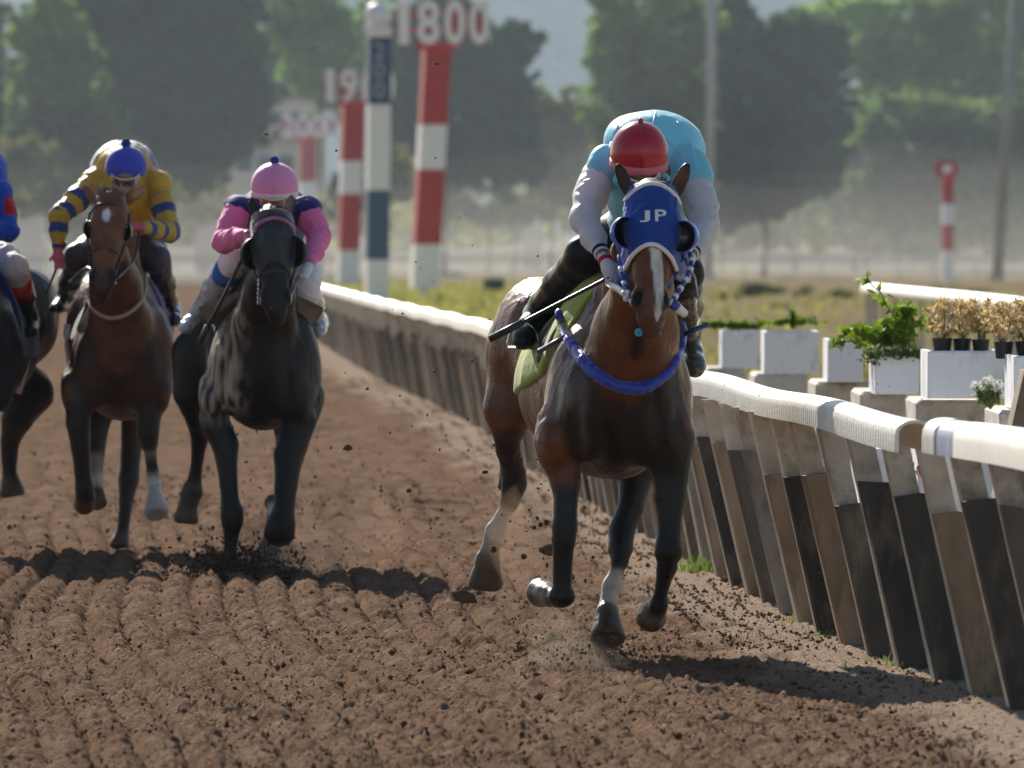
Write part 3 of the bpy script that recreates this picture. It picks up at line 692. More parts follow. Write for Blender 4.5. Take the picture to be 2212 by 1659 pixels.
# ---- distance markers
def text_part(txt, height, width, m, parent, centre, rot=0.0, extrude=.02, bold=.0, vertical=False, name='number'):
    cu = bpy.data.curves.new('txt', 'FONT'); cu.body = txt; cu.extrude = extrude; cu.offset = bold; cu.align_x = 'CENTER'; cu.align_y = 'CENTER'
    cu.size = 1.0; cu.resolution_u = 6
    if vertical: cu.body = '\n'.join(txt); cu.space_line = .82
    ob = bpy.data.objects.new('txt', cu); COL.objects.link(ob)
    dg = bpy.context.evaluated_depsgraph_get(); me = bpy.data.meshes.new_from_object(ob.evaluated_get(dg))
    co = np.zeros(len(me.vertices)*3); me.vertices.foreach_get('co', co); co = co.reshape(-1, 3)
    lo, hi = co.min(0), co.max(0); co = co-(lo+hi)/2; co[:, 0] *= width/(hi[0]-lo[0]); co[:, 1] *= height/(hi[1]-lo[1]); co[:, 2] *= extrude/max(1e-6, (hi[2]-lo[2])/2)
    F = [tuple(p.vertices) for p in me.polygons]; bpy.data.objects.remove(ob); bpy.data.meshes.remove(me); bpy.data.curves.remove(cu)
    V = np.stack([co[:, 0], -co[:, 2], co[:, 1]], 1)
    c, s_ = math.cos(rot), math.sin(rot); V = np.stack([V[:, 0]*c-V[:, 1]*s_, V[:, 0]*s_+V[:, 1]*c, V[:, 2]], 1)+np.array(centre)
    return mesh_obj(name, V, F, m, parent)
def banded_post(t, Y, bands, xt, xb, wd, ytop, ybot, rot=.16, name='post', sign=1):
    """bands: (y0, y1, material); a square post, leaning from xb up to xt"""
    s = FPX/Y; r = wd/s/2/(abs(math.cos(rot))+abs(math.sin(rot)))
    for (y0, y1, m) in bands:
        V = []
        for y in (y1, y0):
            q = (y-ytop)/(ybot-ytop); c = at(xt+(xb-xt)*q, y, Y)
            for sx, sy in ((-1, -1), (1, -1), (1, 1), (-1, 1)):
                V.append(c+np.array([(sx*math.cos(rot)-sy*math.sin(rot))*r, (sx*math.sin(rot)+sy*math.cos(rot))*r, 0]))
        mesh_obj(name, V, [(3, 2, 1, 0), (4, 5, 6, 7), (0, 1, 5, 4), (1, 2, 6, 5), (2, 3, 7, 6), (3, 0, 4, 7)], m, t)
def marker(txt, Y, sx0, sx1, sy0, sy1, bands, xt, xb, wd, label, foot=None):
    s = FPX/Y; ytop = bands[0][0]; ybot = bands[-1][1]
    t = thing('distance_marker', label, 'distance marker', at(xb, base_y(Y), Y), 'numbered distance markers on the infield')
    banded_post(t, Y, bands, xt, xb, wd, ytop, ybot)
    c = at(xb, ybot, Y); MB().box((c[0]-.16, Y-.16, -.1), (c[0]+.16, Y+.16, c[2]+.02)).obj('stub', M_white_p, t)
    p0 = at(sx0, sy1, Y-.55); p1 = at(sx1, sy0, Y-.55); wd_ = p1[0]-p0[0]; ht = p1[2]-p0[2]
    n = len(txt); cw = wd_/n; span = [(0, .17), (.245, .48), (.53, .745), (.79, 1.0)] if txt[0] == '1' else [(0, .23), (.26, .49), (.52, .75), (.78, 1.0)]
    for k, ch in enumerate(txt):
        a_, e_ = span[k]; cx = p0[0]+wd_*(a_+e_)/2; cw = wd_*(e_-a_)
        if ch != '1': MB().box((cx-cw*.42, Y-.5, p0[2]+ht*.05), (cx+cw*.42, Y-.44, p1[2]-ht*.05), bev=.01).obj('backing_board', M_red_p, t)
        if ch == '1': cx += cw*.12; cw *= .66
        text_part(ch, ht, cw, M_lilac, t, (cx, Y-.56, (p0[2]+p1[2])/2), bold=.03, extrude=.05)
    MB().box((p0[0]+wd_*.02, Y-.43, p0[2]+ht*.28), (p1[0]-wd_*.02, Y-.37, p0[2]+ht*.36)).box((p0[0]+wd_*.02, Y-.43, p0[2]+ht*.64), (p1[0]-wd_*.02, Y-.37, p0[2]+ht*.72)).obj('crossbar', M_red_p, t)
    c = at(xt, sy1, Y); MB().box((c[0]-wd_*.22, Y-.36, c[2]-.12*ht), (c[0]+wd_*.22, Y-.25, c[2]+ht*.02)).obj('bracket', M_red_p, t)
R_, W_ = M_red_p, M_white_p
marker('1800', 284, 851, 1057, 0, 96, [(104, 270, R_), (270, 366, W_), (366, 528, R_), (528, 622, W_)], 943, 916, 64, 'red and white post with the numerals 1800, the tallest and nearest marker')
marker('1900', 378, 697, 853, 149, 221, [(228, 348, R_), (348, 419, W_), (419, 541, R_), (541, 612, W_)], 762, 751, 50, 'red and white post with the numerals 1900, half hidden by the blue and white post')
marker('2000', 475, 608, 731, 246, 297, [(302, 392, R_), (392, 450, W_), (450, 545, R_), (545, 600, W_)], 666, 659, 38, 'faded red and white post with the numerals 2000 above the pink cap')
marker('2100', 572, 770, 870, 294, 342, [(346, 420, R_), (420, 468, W_), (468, 545, R_), (545, 590, W_)], 815, 812, 30, 'farthest numbered marker, almost hidden behind the blue and white post')
Y = 268; t = thing('furlong_post', 'blue and white banded square post with a ball top and upright numerals 200', 'post', at(816, base_y(Y), Y))
banded_post(t, Y, [(65, 80, W_), (80, 226, M_blue_p), (226, 411, W_), (411, 561, M_blue_p), (561, base_y(Y)+4, W_)], 819, 813, 54, 65, base_y(Y), rot=.15)
s = FPX/Y; c = at(816, 34, Y); MB().sphere(c, 29/s, 20, 14).obj('ball_finial', M_white_p, t, smooth=True)
c0 = at(816, 68, Y); MB().box((c0[0]-30/s, Y-30/s, c0[2]-.03), (c0[0]+30/s, Y+30/s, c0[2]+.16), bev=.03).obj('cap', M_white_p, t)
text_part('200', 118/s, 22/s, mat('dull_white', (.42, .42, .55), .6), t, at(819, 152, Y-.47), rot=.15, vertical=True, bold=.0)
Y = 440; t = thing('distance_marker', 'small red topped marker post far off on the right', 'distance marker', at(2046, base_y(Y), Y))
banded_post(t, Y, [(380, 441, R_), (441, 486, W_), (486, 541, R_), (541, base_y(Y), W_)], 2047, 2046, 26, 380, base_y(Y), rot=.2)
a = at(2021, 381, Y-.5); b = at(2068, 348, Y-.5); MB().box((a[0], Y-.5, a[2]), (b[0], Y-.4, b[2])).obj('sign_board', R_, t)
a = at(2036, 374, Y-.5); b = at(2056, 356, Y-.5); MB().box((a[0], Y-.56, a[2]), (b[0], Y-.505, b[2])).obj('white_panel', W_, t)
# poles and lamps
M_pole = mat('pole_grey', (.34, .33, .32), .7, noise=.1, nscale=1)
def pole(x0, y0, x1, Y, wd, label, arm=None, name='lamp_pole', cat='pole'):
    s = FPX/Y; y1 = base_y(Y); p0 = at(x1, y1, Y); p1 = at(x0, y0, Y); t = thing(name, label, cat, p0)
    b = MB(); b.tube([p0, p1], [wd/s/2, wd/s/2*.75], 10); b.obj('shaft', M_pole, t, smooth=True)
    b = MB(); b.tube([p0, p0+np.array([0, 0, .5])], wd/s/2*1.35, 8); b.obj('base_collar', M_pole, t)
    if arm:
        c = p1; L_ = arm/s; b = MB(); b.tube([c-np.array([L_*.5, 0, 0]), c+np.array([L_*.5, 0, 0])], wd/s*.25, 6); b.obj('crossarm', M_pole, t)
        for q in (-.45, .45): b = MB(); b.box(c+np.array([q*L_-L_*.12, -.2, -.08]), c+np.array([q*L_+L_*.12, .2, .25]), bev=.03); b.obj('lamp_head', M_white_p, t)
pole(1541, -160, 1529, 470, 24, 'tall grey floodlight pole behind the leading jockey', arm=90)
pole(2200, -120, 2153, 430, 25, 'tall leaning grey pole at the right edge of the picture', arm=90)
pole(1877, 152, 1870, 640, 9, 'shorter lamp pole with a flat white head between the right trees', arm=48)
pole(570, 10, 566, 560, 12, 'slim pole between the left trees', name='utility_pole')
pole(1112, 190, 1116, 620, 7, 'thin pole behind the tallest marker', name='utility_pole')
pole(1716, 505, 1718, 600, 12, 'short white post in the distance right of the floodlight pole', name='short_post', cat='post')
a = at(1190, 592, 300); b = at(1180, 540, 300); o = MB().box((a[0]-.09, 300, -.05), (a[0]+.09, 300.1, b[2]), bev=.01).obj('white_stake', M_white_p); tag(o, 'short white stake just behind the leading horse', 'stake')
a = at(1016, 634, 250); 
# far rails
def far_rail(Y, x0, x1, h, r, m, label, step):
    t = thing('far_rail', label, 'rail', (x0, Y, 0)); b = MB(); b.tube([(x0, Y, h), (x1, Y+.01, h)], r, 6); b.obj('top_bar', m, t)
    n = int((x1-x0)/step); me = None
    for k in range(n):
        x = x0+k*step; o = MB().box((x-.03, Y-.03, 0), (x+.03, Y+.03, h)).obj('post', m, t)
for Y, x0, x1, h, r, lab, st in ((455, -36, 40, 1.15, .06, 'nearer straight white rail across the infield', 4.0), (560, -42, 44, 1.25, .08, 'middle white rail of the back stretch', 4.5), (640, -50, 52, 1.4, .10, 'farthest white rail below the added haze bank', 5.0)):
    far_rail(Y, x0, x1, h, r, M_pole, lab, st)
P = [at(1872, 622, 152), at(1900, 627, 146), at(1990, 636, 132), at(2100, 648, 119), at(2230, 668, 104)]
t = thing('curved_rail', 'distant thick white rail crossing behind the planters on the right', 'rail', P[0]); b = MB(); b.tube([p*np.array([1, 1, 0])+np.array([0, 0, 1.06]) for p in spline(P, 20)], .10, 8, updir=(0, 0, 1)); b.obj('top_bar', M_rail, t, smooth=True)
for p in spline(P, 14): MB().box((p[0]-.04, p[1]-.04, 0), (p[0]+.04, p[1]+.04, .98)).obj('post', M_post, t)
# ---- trees
def leafmat(n, c): return mat(n, c, .7, noise=.75, nscale=.16, trans=.42)
LM = [leafmat('leaf_dark', (.055, .095, .038)), leafmat('leaf_mid', (.12, .19, .042)), leafmat('leaf_olive', (.21, .22, .07)), leafmat('leaf_light', (.19, .30, .06)), leafmat('leaf_bluish', (.07, .11, .07))]
M_bark = mat('bark', (.09, .07, .05), .9, noise=.3, nscale=1)
def tree(lobes, Y, m, label, size=.42, dens=1.0, cat='tree', name='tree', base=None, group=None, depth=1.0):
    """lobes: (x, y, rx, ry) measured in the photograph"""
    s = FPX/Y; cxm = np.average([l[0] for l in lobes], weights=[l[2]*l[3] for l in lobes]); bx = (base if base is not None else cxm)
    root = at(bx, base_y(Y), Y); root[2] = 0; t = thing(name, label, cat, root, group); G = []; b = MB()
    low = max(l[1] for l in lobes); trunk_top = at(bx, low, Y); r0 = max(.18, .035*max(l[2] for l in lobes)/s*2)
    b.tube([root, (root+trunk_top)/2+np.array([.1, 0, 0]), trunk_top], [r0, r0*.8, r0*.6], 8)
    for (x, y, rx, ry) in lobes:
        c = at(x, y, Y+random.uniform(-1, 1)*.3*rx/s); R = np.array([rx/s, rx/s*depth, ry/s]); b.tube([trunk_top, (trunk_top+c)/2+np.array([0, 0, .1*R[2]]), c], [r0*.5, r0*.3, r0*.12], 5)
        nk = max(6, int(16*dens*math.sqrt(R[0]*R[2])))
        for k in range(nk):
            d = RNG.normal(size=3); d /= np.linalg.norm(d); d *= RNG.uniform(.45, 1.0)**.6; cc = c+d*R; rr = RNG.uniform(.28, .5)*min(R[0], R[2])
            G.append((clump_points(int(46*dens), cc, (rr, rr, rr*.75), .35), size*RNG.uniform(.7, 1.3)))
        for k in range(int(nk*.8)):
            d = RNG.normal(size=3); d[1] *= .5; d /= np.linalg.norm(d); d *= RNG.uniform(1.0, 1.32); rr = RNG.uniform(.10, .22)*min(R[0], R[2]); G.append((clump_points(int(16*dens), c+d*R, (rr, rr, rr*.8), .2), size*RNG.uniform(.6, 1.1)))
    b.obj('trunk', M_bark, t); foliage('crown', G, LM[m], t)
tree([(330, 150, 170, 160), (200, 90, 110, 120), (470, 210, 110, 130), (380, 300, 130, 100), (290, 20, 140, 90), (480, 60, 90, 120)], 520, 0, 'massive dark tree filling the upper left, behind the blue capped jockey', base=330, dens=1.3)
tree([(130, 200, 95, 110), (190, 330, 110, 90), (110, 90, 80, 90), (90, 300, 70, 80)], 505, 1, 'green sunlit tree at the left of the massive dark one', base=150)
tree([(60, 380, 80, 70), (180, 430, 90, 50), (300, 420, 80, 50)], 490, 2, 'low olive tree behind the leftmost jockey', size=.35)
tree([(700, 120, 80, 120), (650, 30, 70, 70), (760, 60, 90, 80)], 600, 3, 'light green tree rising behind the 1900 and 2000 markers', base=690)
tree([(900, 160, 120, 110), (990, 260, 130, 130), (870, 300, 90, 100), (1060, 180, 80, 80), (1120, 90, 48, 38), (960, 60, 90, 70), (1100, 320, 70, 90)], 530, 0, 'broad dark tree behind the 1800 marker', base=960, dens=1.15)
tree([(820, 380, 80, 60), (760, 430, 60, 40)], 500, 2, 'low olive tree between the blue and white post and the 1900 marker', size=.35)
tree([(1180, 340, 70, 70), (1130, 250, 60, 60), (1230, 260, 50, 55), (1240, 390, 60, 60)], 580, 2, 'olive tree left of the leading jockey', size=.38)
tree([(1370, 120, 85, 130), (1320, 60, 50, 80), (1450, 60, 90, 110), (1440, 200, 90, 110), (1350, 240, 80, 80)], 480, 1, 'tall tree standing above the leading jockey, left of the floodlight pole', base=1420, size=.36)
tree([(1600, 200, 110, 130), (1700, 240, 120, 120), (1580, 60, 50, 60), (1720, 120, 90, 90), (1640, 330, 120, 110), (1740, 330, 80, 90), (1600, 410, 90, 70)], 500, 0, 'big rounded dark tree right of the floodlight pole', base=1650, dens=1.35)
tree([(1960, 90, 130, 110), (2110, 60, 130, 110), (1830, 70, 90, 70), (2060, 180, 150, 80), (2220, 130, 90, 110)], 640, 3, 'pale green tall trees crown far off in the upper right corner', base=2040, size=.5)
tree([(1960, 300, 110, 90), (2090, 350, 120, 110), (1930, 430, 90, 70), (2200, 330, 80, 110), (2100, 460, 110, 60)], 560, 1, 'olive green tree behind the small red topped marker', base=2040, size=.42, dens=1.1)
tree([(1840, 300, 55, 70), (1850, 420, 60, 60)], 600, 4, 'bluish small tree between the round dark tree and the lamp pole', size=.4)
tree([(1960, 560-40, 60, 26), (1890, 500, 70, 40), (2190, 500, 70, 50)], 620, 2, 'low scrub at the foot of the right trees', size=.35, name='bush', cat='bush')
tree([(1060, 440, 80, 45), (1160, 450, 60, 34), (960, 430, 60, 40)], 610, 2, 'pale bushes under the broad tree behind the 1800 marker', size=.35, name='bush', cat='bush')
tree([(560, 60, 60, 90), (610, 150, 50, 70)], 720, 4, 'hazy bluish tree behind the slim left pole', size=.5)
tree([(1500, 480, 90, 50), (1400, 500, 80, 40), (1700, 500, 100, 45), (1600, 510, 90, 34)], 610, 2, 'low olive scrub under the round dark tree behind the leading jockey', size=.35, name='bush', cat='bush')
tree([(1810, 480, 70, 50), (1900, 450, 70, 60), (2010, 490, 90, 50), (2130, 500, 90, 46), (2230, 470, 60, 60)], 630, 1, 'dark low thicket filling the gap under the olive tree on the right', size=.4, name='thicket', cat='bush')
tree([(60, 470, 90, 40), (180, 490, 90, 30), (320, 480, 110, 40), (470, 500, 90, 30)], 620, 2, 'pale low scrub in the distance behind the left jockeys', size=.35, name='bush', cat='bush')
tree([(1270, 330, 70, 60), (1380, 430, 90, 50), (1310, 480, 80, 30)], 600, 1, 'dark low tree hidden behind the leading jockey', size=.4)
tree([(-30, 150, 70, 120), (20, 330, 60, 90)], 560, 4, 'hazy tree cut by the left edge of the picture', size=.45)
tree([(600, 440, 130, 45), (460, 450, 110, 40), (740, 470, 120, 35)], 590, 2, 'pale hedge row behind the two middle horses', size=.35, name='hedge', cat='hedge')
# far wood closing the view under the nearer trees
G = []
for k in range(420):
    x = random.uniform(-330, 330)*.22*1.9; Y_ = random.uniform(800, 840); z = random.uniform(0, 1)**1.2*(7.5+2.5*math.sin(x*.11)+2*math.sin(x*.31))
    G.append((clump_points(60, (x, Y_, z), (2.6, 2.6, 1.7), .4), .75))
VV = []; FF = []; o_ = 0
for p, s_ in G:
    V, F = leaf_cluster(p, s_); VV.append(V); FF.append(F+o_); o_ += len(V)
o = mesh_obj('woodland', np.vstack(VV), np.vstack(FF), LM[2]); o['kind'] = 'stuff'; o['label'] = 'hazy far wood behind the added haze bank of the race course'
# hills
def hills(name, Y, prof, m, depth=200, seed=0):
    xs_ = np.linspace(-3600, 5900, 220); V = []
    for r in range(6):
        q = r/5
        for x in xs_:
            yt = np.interp(x, [p[0] for p in prof], [p[1] for p in prof]); YY = Y+depth*q; p = at(x, yt, Y); z = p[2]*(q**.8)+6*math.sin(x*.012*(1+seed)+q*5)*q+3*math.sin(x*.045+seed)
            V.append((p[0], YY, max(-1, z) if r else -1))
    n_ = len(xs_); F = [(r*n_+k, r*n_+k+1, (r+1)*n_+k+1, (r+1)*n_+k) for r in range(5) for k in range(n_-1)]
    struct(mesh_obj(name, V, F, m, smooth=True))
M_hill = mat('hillside', (.17, .18, .14), .95, noise=.4, nscale=.02, dirt=(.26, .24, .19), dirt_scale=.03, dirt_amt=.8, bump=1.5, bscale=.05)
hills('hills', 4100, [(-600, -60), (0, -90), (400, -40), (800, -160), (1200, -200), (1700, -140), (2300, -190), (2900, -60)], M_hill)
# ---- low houses beyond the trees
M_wall = mat('house_wall', (.62, .56, .50), .8, noise=.1, nscale=.5); M_wall2 = mat('house_wall_pink', (.60, .48, .44), .8, noise=.1, nscale=.5)
M_roof = mat('house_roof', (.30, .28, .27), .8, noise=.2, nscale=1); M_roofb = mat('house_roof_blue', (.16, .20, .30), .6, noise=.2, nscale=1); M_glass = mat('house_window', (.05, .06, .08), .2)
def house(x0, x1, y0, y1, Y, mw, mr, label, nw=3, flat=True):
    p0 = at(x0, y1, Y); p1 = at(x1, y0, Y); t = thing('house', label, 'house', (p0[0], Y, 0)); h = p1[2]; w_ = p1[0]-p0[0]
    MB().box((p0[0], Y, 0), (p1[0], Y+7, h)).obj('wall', mw, t)
    if flat: MB().box((p0[0]-.4, Y-.4, h+.003), (p1[0]+.4, Y+7.4, h+.35)).obj('roof', mr, t)
    else:
        V = [(p0[0]-.5, Y-.5, h+.003), (p1[0]+.5, Y-.5, h+.003), (p1[0]+.5, Y+7.5, h+.003), (p0[0]-.5, Y+7.5, h+.003), (p0[0]+w_*.2, Y+3.5, h+1.8), (p1[0]-w_*.2, Y+3.5, h+1.8)]
        mesh_obj('roof', V, [(3, 2, 1, 0), (0, 1, 5, 4), (1, 2, 5), (2, 3, 4, 5), (3, 0, 4)], mr, t)
    for k in range(nw):
        x = p0[0]+w_*(k+.5)/nw; f = MB().box((x-.6, Y-.08, h-2.0), (x+.6, Y-.003, h-.8)).obj('window_frame', M_white_p, t); MB().box((x-.5, Y-.12, h-1.9), (x+.5, Y-.083, h-.9)).obj('pane', M_glass, f)
house(575, 700, 215, 300, 640, M_wall, M_roof, 'pale house wall showing below the slim left pole', 3)
house(505, 640, 305, 420, 560, M_wall, M_roof, 'cream low building behind the pink capped jockey', 3)
house(-30, 85, 150, 260, 600, M_wall2, M_roofb, 'blue roofed house at the left edge of the picture', 2, False)
house(1128, 1172, 235, 330, 650, M_wall, M_roof, 'small pale building between trees left of the leading jockey', 1)
house(420, 500, 290, 400, 610, M_wall2, M_roofb, 'blue roofed shed behind the left jockeys', 2, False)
# ---- air
hz = bpy.data.materials.new('haze'); hz.use_nodes = True; hn = hz.node_tree; hn.nodes.clear()
pv = hn.nodes.new('ShaderNodeVolumePrincipled'); ho = hn.nodes.new('ShaderNodeOutputMaterial'); hn.links.new(pv.outputs[0], ho.inputs['Volume'])
pv.inputs['Color'].default_value = (.66, .82, 1.0, 1); pv.inputs['Density'].default_value = .00008; pv.inputs['Anisotropy'].default_value = .15
o = MB().box((-1300, -20, -1.2), (1300, 4900, 420)).obj('haze', hz); o['kind'] = 'stuff'; o['label'] = 'dusty blue haze hanging over the whole race course'
if False: bpy.data.objects.remove(o)

du = bpy.data.materials.new('dust'); du.use_nodes = True; hn = du.node_tree; hn.nodes.clear()
pv = hn.nodes.new('ShaderNodeVolumePrincipled'); ho = hn.nodes.new('ShaderNodeOutputMaterial'); hn.links.new(pv.outputs[0], ho.inputs['Volume'])
pv.inputs['Color'].default_value = (.93, .88, .80, 1); pv.inputs['Density'].default_value = .00030; pv.inputs['Anisotropy'].default_value = .2
for k, (x, y, rx, ry, rz) in enumerate(((2, 470, 40, 110, 5.0), (14, 520, 34, 90, 8.0), (-12, 540, 30, 80, 3.6), (8, 430, 24, 70, 3.0), (24, 480, 26, 80, 6.0), (-22, 500, 22, 90, 6.5), (-4, 560, 50, 60, 10.0))):
    b = MB(); b.sphere((x, y, .3), (rx, ry, rz), 40, 24); o = b.obj('dust_haze', du, smooth=True); o['kind'] = 'stuff'; o['label'] = 'low pale dust hanging over the far side of the course'

du2 = du.copy(); du2.name = 'far_veil'; du2.node_tree.nodes['Principled Volume'].inputs['Density'].default_value = .0017; du2.node_tree.nodes['Principled Volume'].inputs['Color'].default_value = (.80, .90, 1.0, 1)  # added veil of haze that lightens the dark trees
b = MB(); b.sphere((4, 458, -2), (90, 14, 38), 48, 30); o = b.obj('dust_haze', du2, smooth=True); o['kind'] = 'stuff'; o['label'] = 'high thin haze veil added in front of the trees to lift their darks'
# ================================================================== horses
def coat_mat(name, rough=.35, coat=.08):
    m = mat(name, rough=rough, attr='Col', noise=.28, nscale=11, coat=coat, bump=.0030, bscale=60, spec=.27)
    N = m.node_tree.nodes; L = m.node_tree.links; b = N['Principled BSDF']
    b.inputs['Coat Roughness'].default_value = .30
    tc = N.new('ShaderNodeTexCoord'); n = N.new('ShaderNodeTexNoise'); n.inputs['Scale'].default_value = 7; n.inputs['Detail'].default_value = 8; n.inputs['Roughness'].default_value = .7
    r = N.new('ShaderNodeMapRange'); r.inputs[1].default_value = .35; r.inputs[2].default_value = .7; r.inputs[3].default_value = rough-.10; r.inputs[4].default_value = rough+.22
    L.new(tc.outputs['Object'], n.inputs[0]); L.new(n.outputs[0], r.inputs[0]); L.new(r.outputs[0], b.inputs['Roughness'])
    return m
M_coat = coat_mat('horse_coat'); M_coat2 = coat_mat('dusty_coat', .46, .03)
M_mane = mat('horse_hair', (.022, .017, .014), .55, noise=.3, nscale=30)
M_leather = mat('tack_leather', (.025, .018, .014), .45, coat=.2)
M_steel = mat('bit_steel', (.6, .6, .62), .25, metal=1.0)
M_eye = mat('horse_eye', (.01, .006, .005), .08, coat=.5)
def skin_relief(V):
    x, y, z = V[:, 0]*.8+V[:, 1]*.6, V[:, 1]*.8-V[:, 0]*.6, V[:, 2]
    a = vnoise(x*11, y*11, z*4+.3*np.sin(x*9)); v = vnoise(x*7+20, y*7, z*3.2+x*2.0); s_ = vnoise(x*38, y*38, z*9)
    vein = np.exp(-((v-.5)/.022)**2)*(vnoise(x*3, y*3, z*3+9) > .5)
    return .013*(a-.5)+.0036*vein+.0028*(1-np.abs(2*s_-1))**2-.003
class Horse:
    """dy = metres behind the chest; every joint was measured in the photograph and put at its own distance"""
    def __init__(s, Y): s.Y = Y
    def J(s, x, y, dy=0.0): return at(x, y, s.Y+dy)
    def c(s, x, y, dy, r): return (s.J(x, y, dy), r)
def head_frame(poll, chin):
    poll = np.array(poll); chin = np.array(chin); u = chin-poll; L = np.linalg.norm(u); u = u/L
    R = frame_from(u)              # side (picture right), towards the viewer, down the face
    sc = L/.62
    def F(a, f, b): return poll+R[:, 0]*a*sc+R[:, 1]*f*sc+u*b*L
    return F, R, sc
def head_shapes(S, F, R, sc, C, g=0.0, mouth=True, jaw=True):
    """a = sideways, f = towards the viewer, b = 0 poll .. 1 chin"""
    c = lambda a, r, *q, **k: None
    hd, dk, mz = C['head'], C['dark'], C['muzzle']
    S.ell(F(0, -.005, .13), np.array([.099, .10, .115])*sc, R, hd, .03, grow=g)
    S.ell(F(0, .040, .28), np.array([.090, .062, .15])*sc, R, hd, .04, grow=g)
    for q in (-1, 1):
        S.ell(F(q*.080, .045, .285), np.array([.024, .030, .042])*sc, R, hd, .025, grow=g)      # brow over the eye
        S.ell(F(q*.062, -.035, .40), np.array([.036, .085, .135])*sc, R, hd, .03, grow=g)       # cheek
        S.cone(F(q*.066, .045, .36), F(q*.052, .045, .64), .018*sc, .013*sc, hd, .02, grow=g)    # facial crest
    S.cone(F(0, .055, .32), F(0, .045, .72), .066*sc, .052*sc, hd, .05, grow=g)
    if jaw:
        for q in (-1, 1): S.cone(F(q*.040, -.075, .45), F(q*.020, -.035, .90), .030*sc, .022*sc, hd, .03, grow=g)
    if mouth:
        S.ell(F(0, .035, .80), np.array([.062, .050, .075])*sc, R, mz, .04, grow=g)
        S.ell(F(0, .020, .895), np.array([.057, .045, .045])*sc, R, mz, .03, grow=g)
        S.ell(F(0, -.006, .958), np.array([.046, .036, .034])*sc, R, mz, .018, grow=g)
        for q in (-1, 1):
            S.ell(F(q*.049, .058, .785), np.array([.031, .032, .053])*sc, R, mz, .010, grow=g)
            tilt = frame_from(R[:, 2]*1.0+R[:, 0]*q*.28, R[:, 0])
            S.ell(F(q*.050, .092, .792), np.array([.017, .030, .040])*sc, tilt, (.006, .004, .004), .004, -1)
            S.cone(F(q*.030, .090, .765), F(q*.032, .088, .825), .007*sc, .008*sc, mz, .008); S.cone(F(q*.072, .062, .775), F(q*.062, .066, .835), .008*sc, .007*sc, mz, .008)
        S.cone(F(-.05, .075, .945), F(.05, .075, .945), .0045*sc, .0045*sc, (.02, .012, .01), .006, op=-1)
def hood_mouth_cut(): pass
def ear(S, base, tip, w, col, inner, facing=(0, -1, 0), k=.02):
    base = np.array(base); tip = np.array(tip); u = tip-base; L = np.linalg.norm(u); u /= L
    R = frame_from(u); c = base+u*L*.46
    S.ell(c, (w, w*.55, L*.56), R, col, k)
    f = np.array(facing, float); f /= np.linalg.norm(f)
    S.ell(c+f*w*.62+u*L*.04, (w*.62, w*.48, L*.40), R, inner, .006, -1)
def hoof(S, top, bot, r0, r1, col, k=.006):
    top = np.array(top); bot = np.array(bot); u = (bot-top)/np.linalg.norm(bot-top)
    S.cone(top, bot, r0, r1, col, k); S.cone(top-u*.004, top+u*.004, r0*1.06, r0*1.06, (.12, .09, .07), .008)
    S.ell(bot+u*(r1*.30+.10), (.22, .22, .10), frame_from(u), (.05, .04, .035), .004, -1)
def whiskers(F, sc, t, n=60):
    b = MB()
    for k in range(n):
        a = random.uniform(-.04, .04); p = F(a, random.uniform(.0, .05), random.uniform(.93, .99)); d = np.array([random.gauss(a*9, .4), random.uniform(-.5, .2), -random.uniform(.4, 1.2)])
        b.tube([p, p+d*.012, p+d*.026+np.array([0, 0, -.004])], .0007, 3, cap=False)
    b.obj('whisker', M_mane, t)
def hair_tuft(name, root_pts, d, L, n, m, t, spread=.3, w=.0028):
    V = []; F = []
    for k in range(n):
        p = np.array(random.choice(root_pts))+RNG.normal(0, .008, 3); q = np.array(d)+RNG.normal(0, spread, 3); q /= np.linalg.norm(q); l = L*random.uniform(.5, 1.2)
        s_ = np.cross(q, (0.2, 1, .1)); s_ /= np.linalg.norm(s_); s_ *= w
        a = p+q*l*.5+np.array([0, 0, -.0]); e = p+q*l+np.array([random.gauss(0, .01), 0, -l*.25]); i = len(V)
        V += [p-s_, p+s_, a+s_, a-s_, e]; F += [(i, i+1, i+2, i+3), (i+3, i+2, i+4)]
    o = mesh_obj(name, V, F, m, t); o['kind'] = 'stuff'; return o
def finish_body(S, name, m, t, veins=.0):
    V, F, C = S.build(smooth=2, colblur=2)
    return V, F, C
def strap(name, pts, r, m, t, n=24, flat=1.0, seg=8, closed=False):
    b = MB(); b.tube(spline(pts, n), r, seg, flat=flat); return b.obj(name, m, t, smooth=True)
def band_on(B, pts, w, m, name, t, n=40, off=.003, th=.004, view=None, widthdir=(0, 0, 1)):
    """a flat strap laid on the surface held in BVH tree B: points are pulled onto it"""
    P = spline(pts, n); W_ = np.array(widthdir, float); V = []; Q = []
    for p in P:
        loc, nr, _, _ = B.find_nearest(Vector(p)); Q.append((np.array(loc), np.array(nr)))
    for k, (p, nr) in enumerate(Q):
        tdir = Q[min(k+1, n)][0]-Q[max(k-1, 0)][0]; tdir /= np.linalg.norm(tdir)+1e-9; s_ = np.cross(nr, tdir); s_ /= np.linalg.norm(s_)+1e-9
        for a, o_ in ((-1, off), (1, off), (1, off+th), (-1, off+th)):
            q = p+s_*a*w/2; l2, n2, _, _ = B.find_nearest(Vector(q)); V.append(np.array(l2)+np.array(n2)*o_)
    F = []
    for k in range(n):
        for j in range(4): F.append((4*k+j, 4*k+(j+1) % 4, 4*k+4+(j+1) % 4, 4*k+4+j))
    F += [(3, 2, 1, 0), (4*n, 4*n+1, 4*n+2, 4*n+3)]
    return mesh_obj(name, V, F, m, t, smooth=False)
def bvh(V, F): return BVHTree.FromPolygons([tuple(v) for v in V], [tuple(f) for f in F])
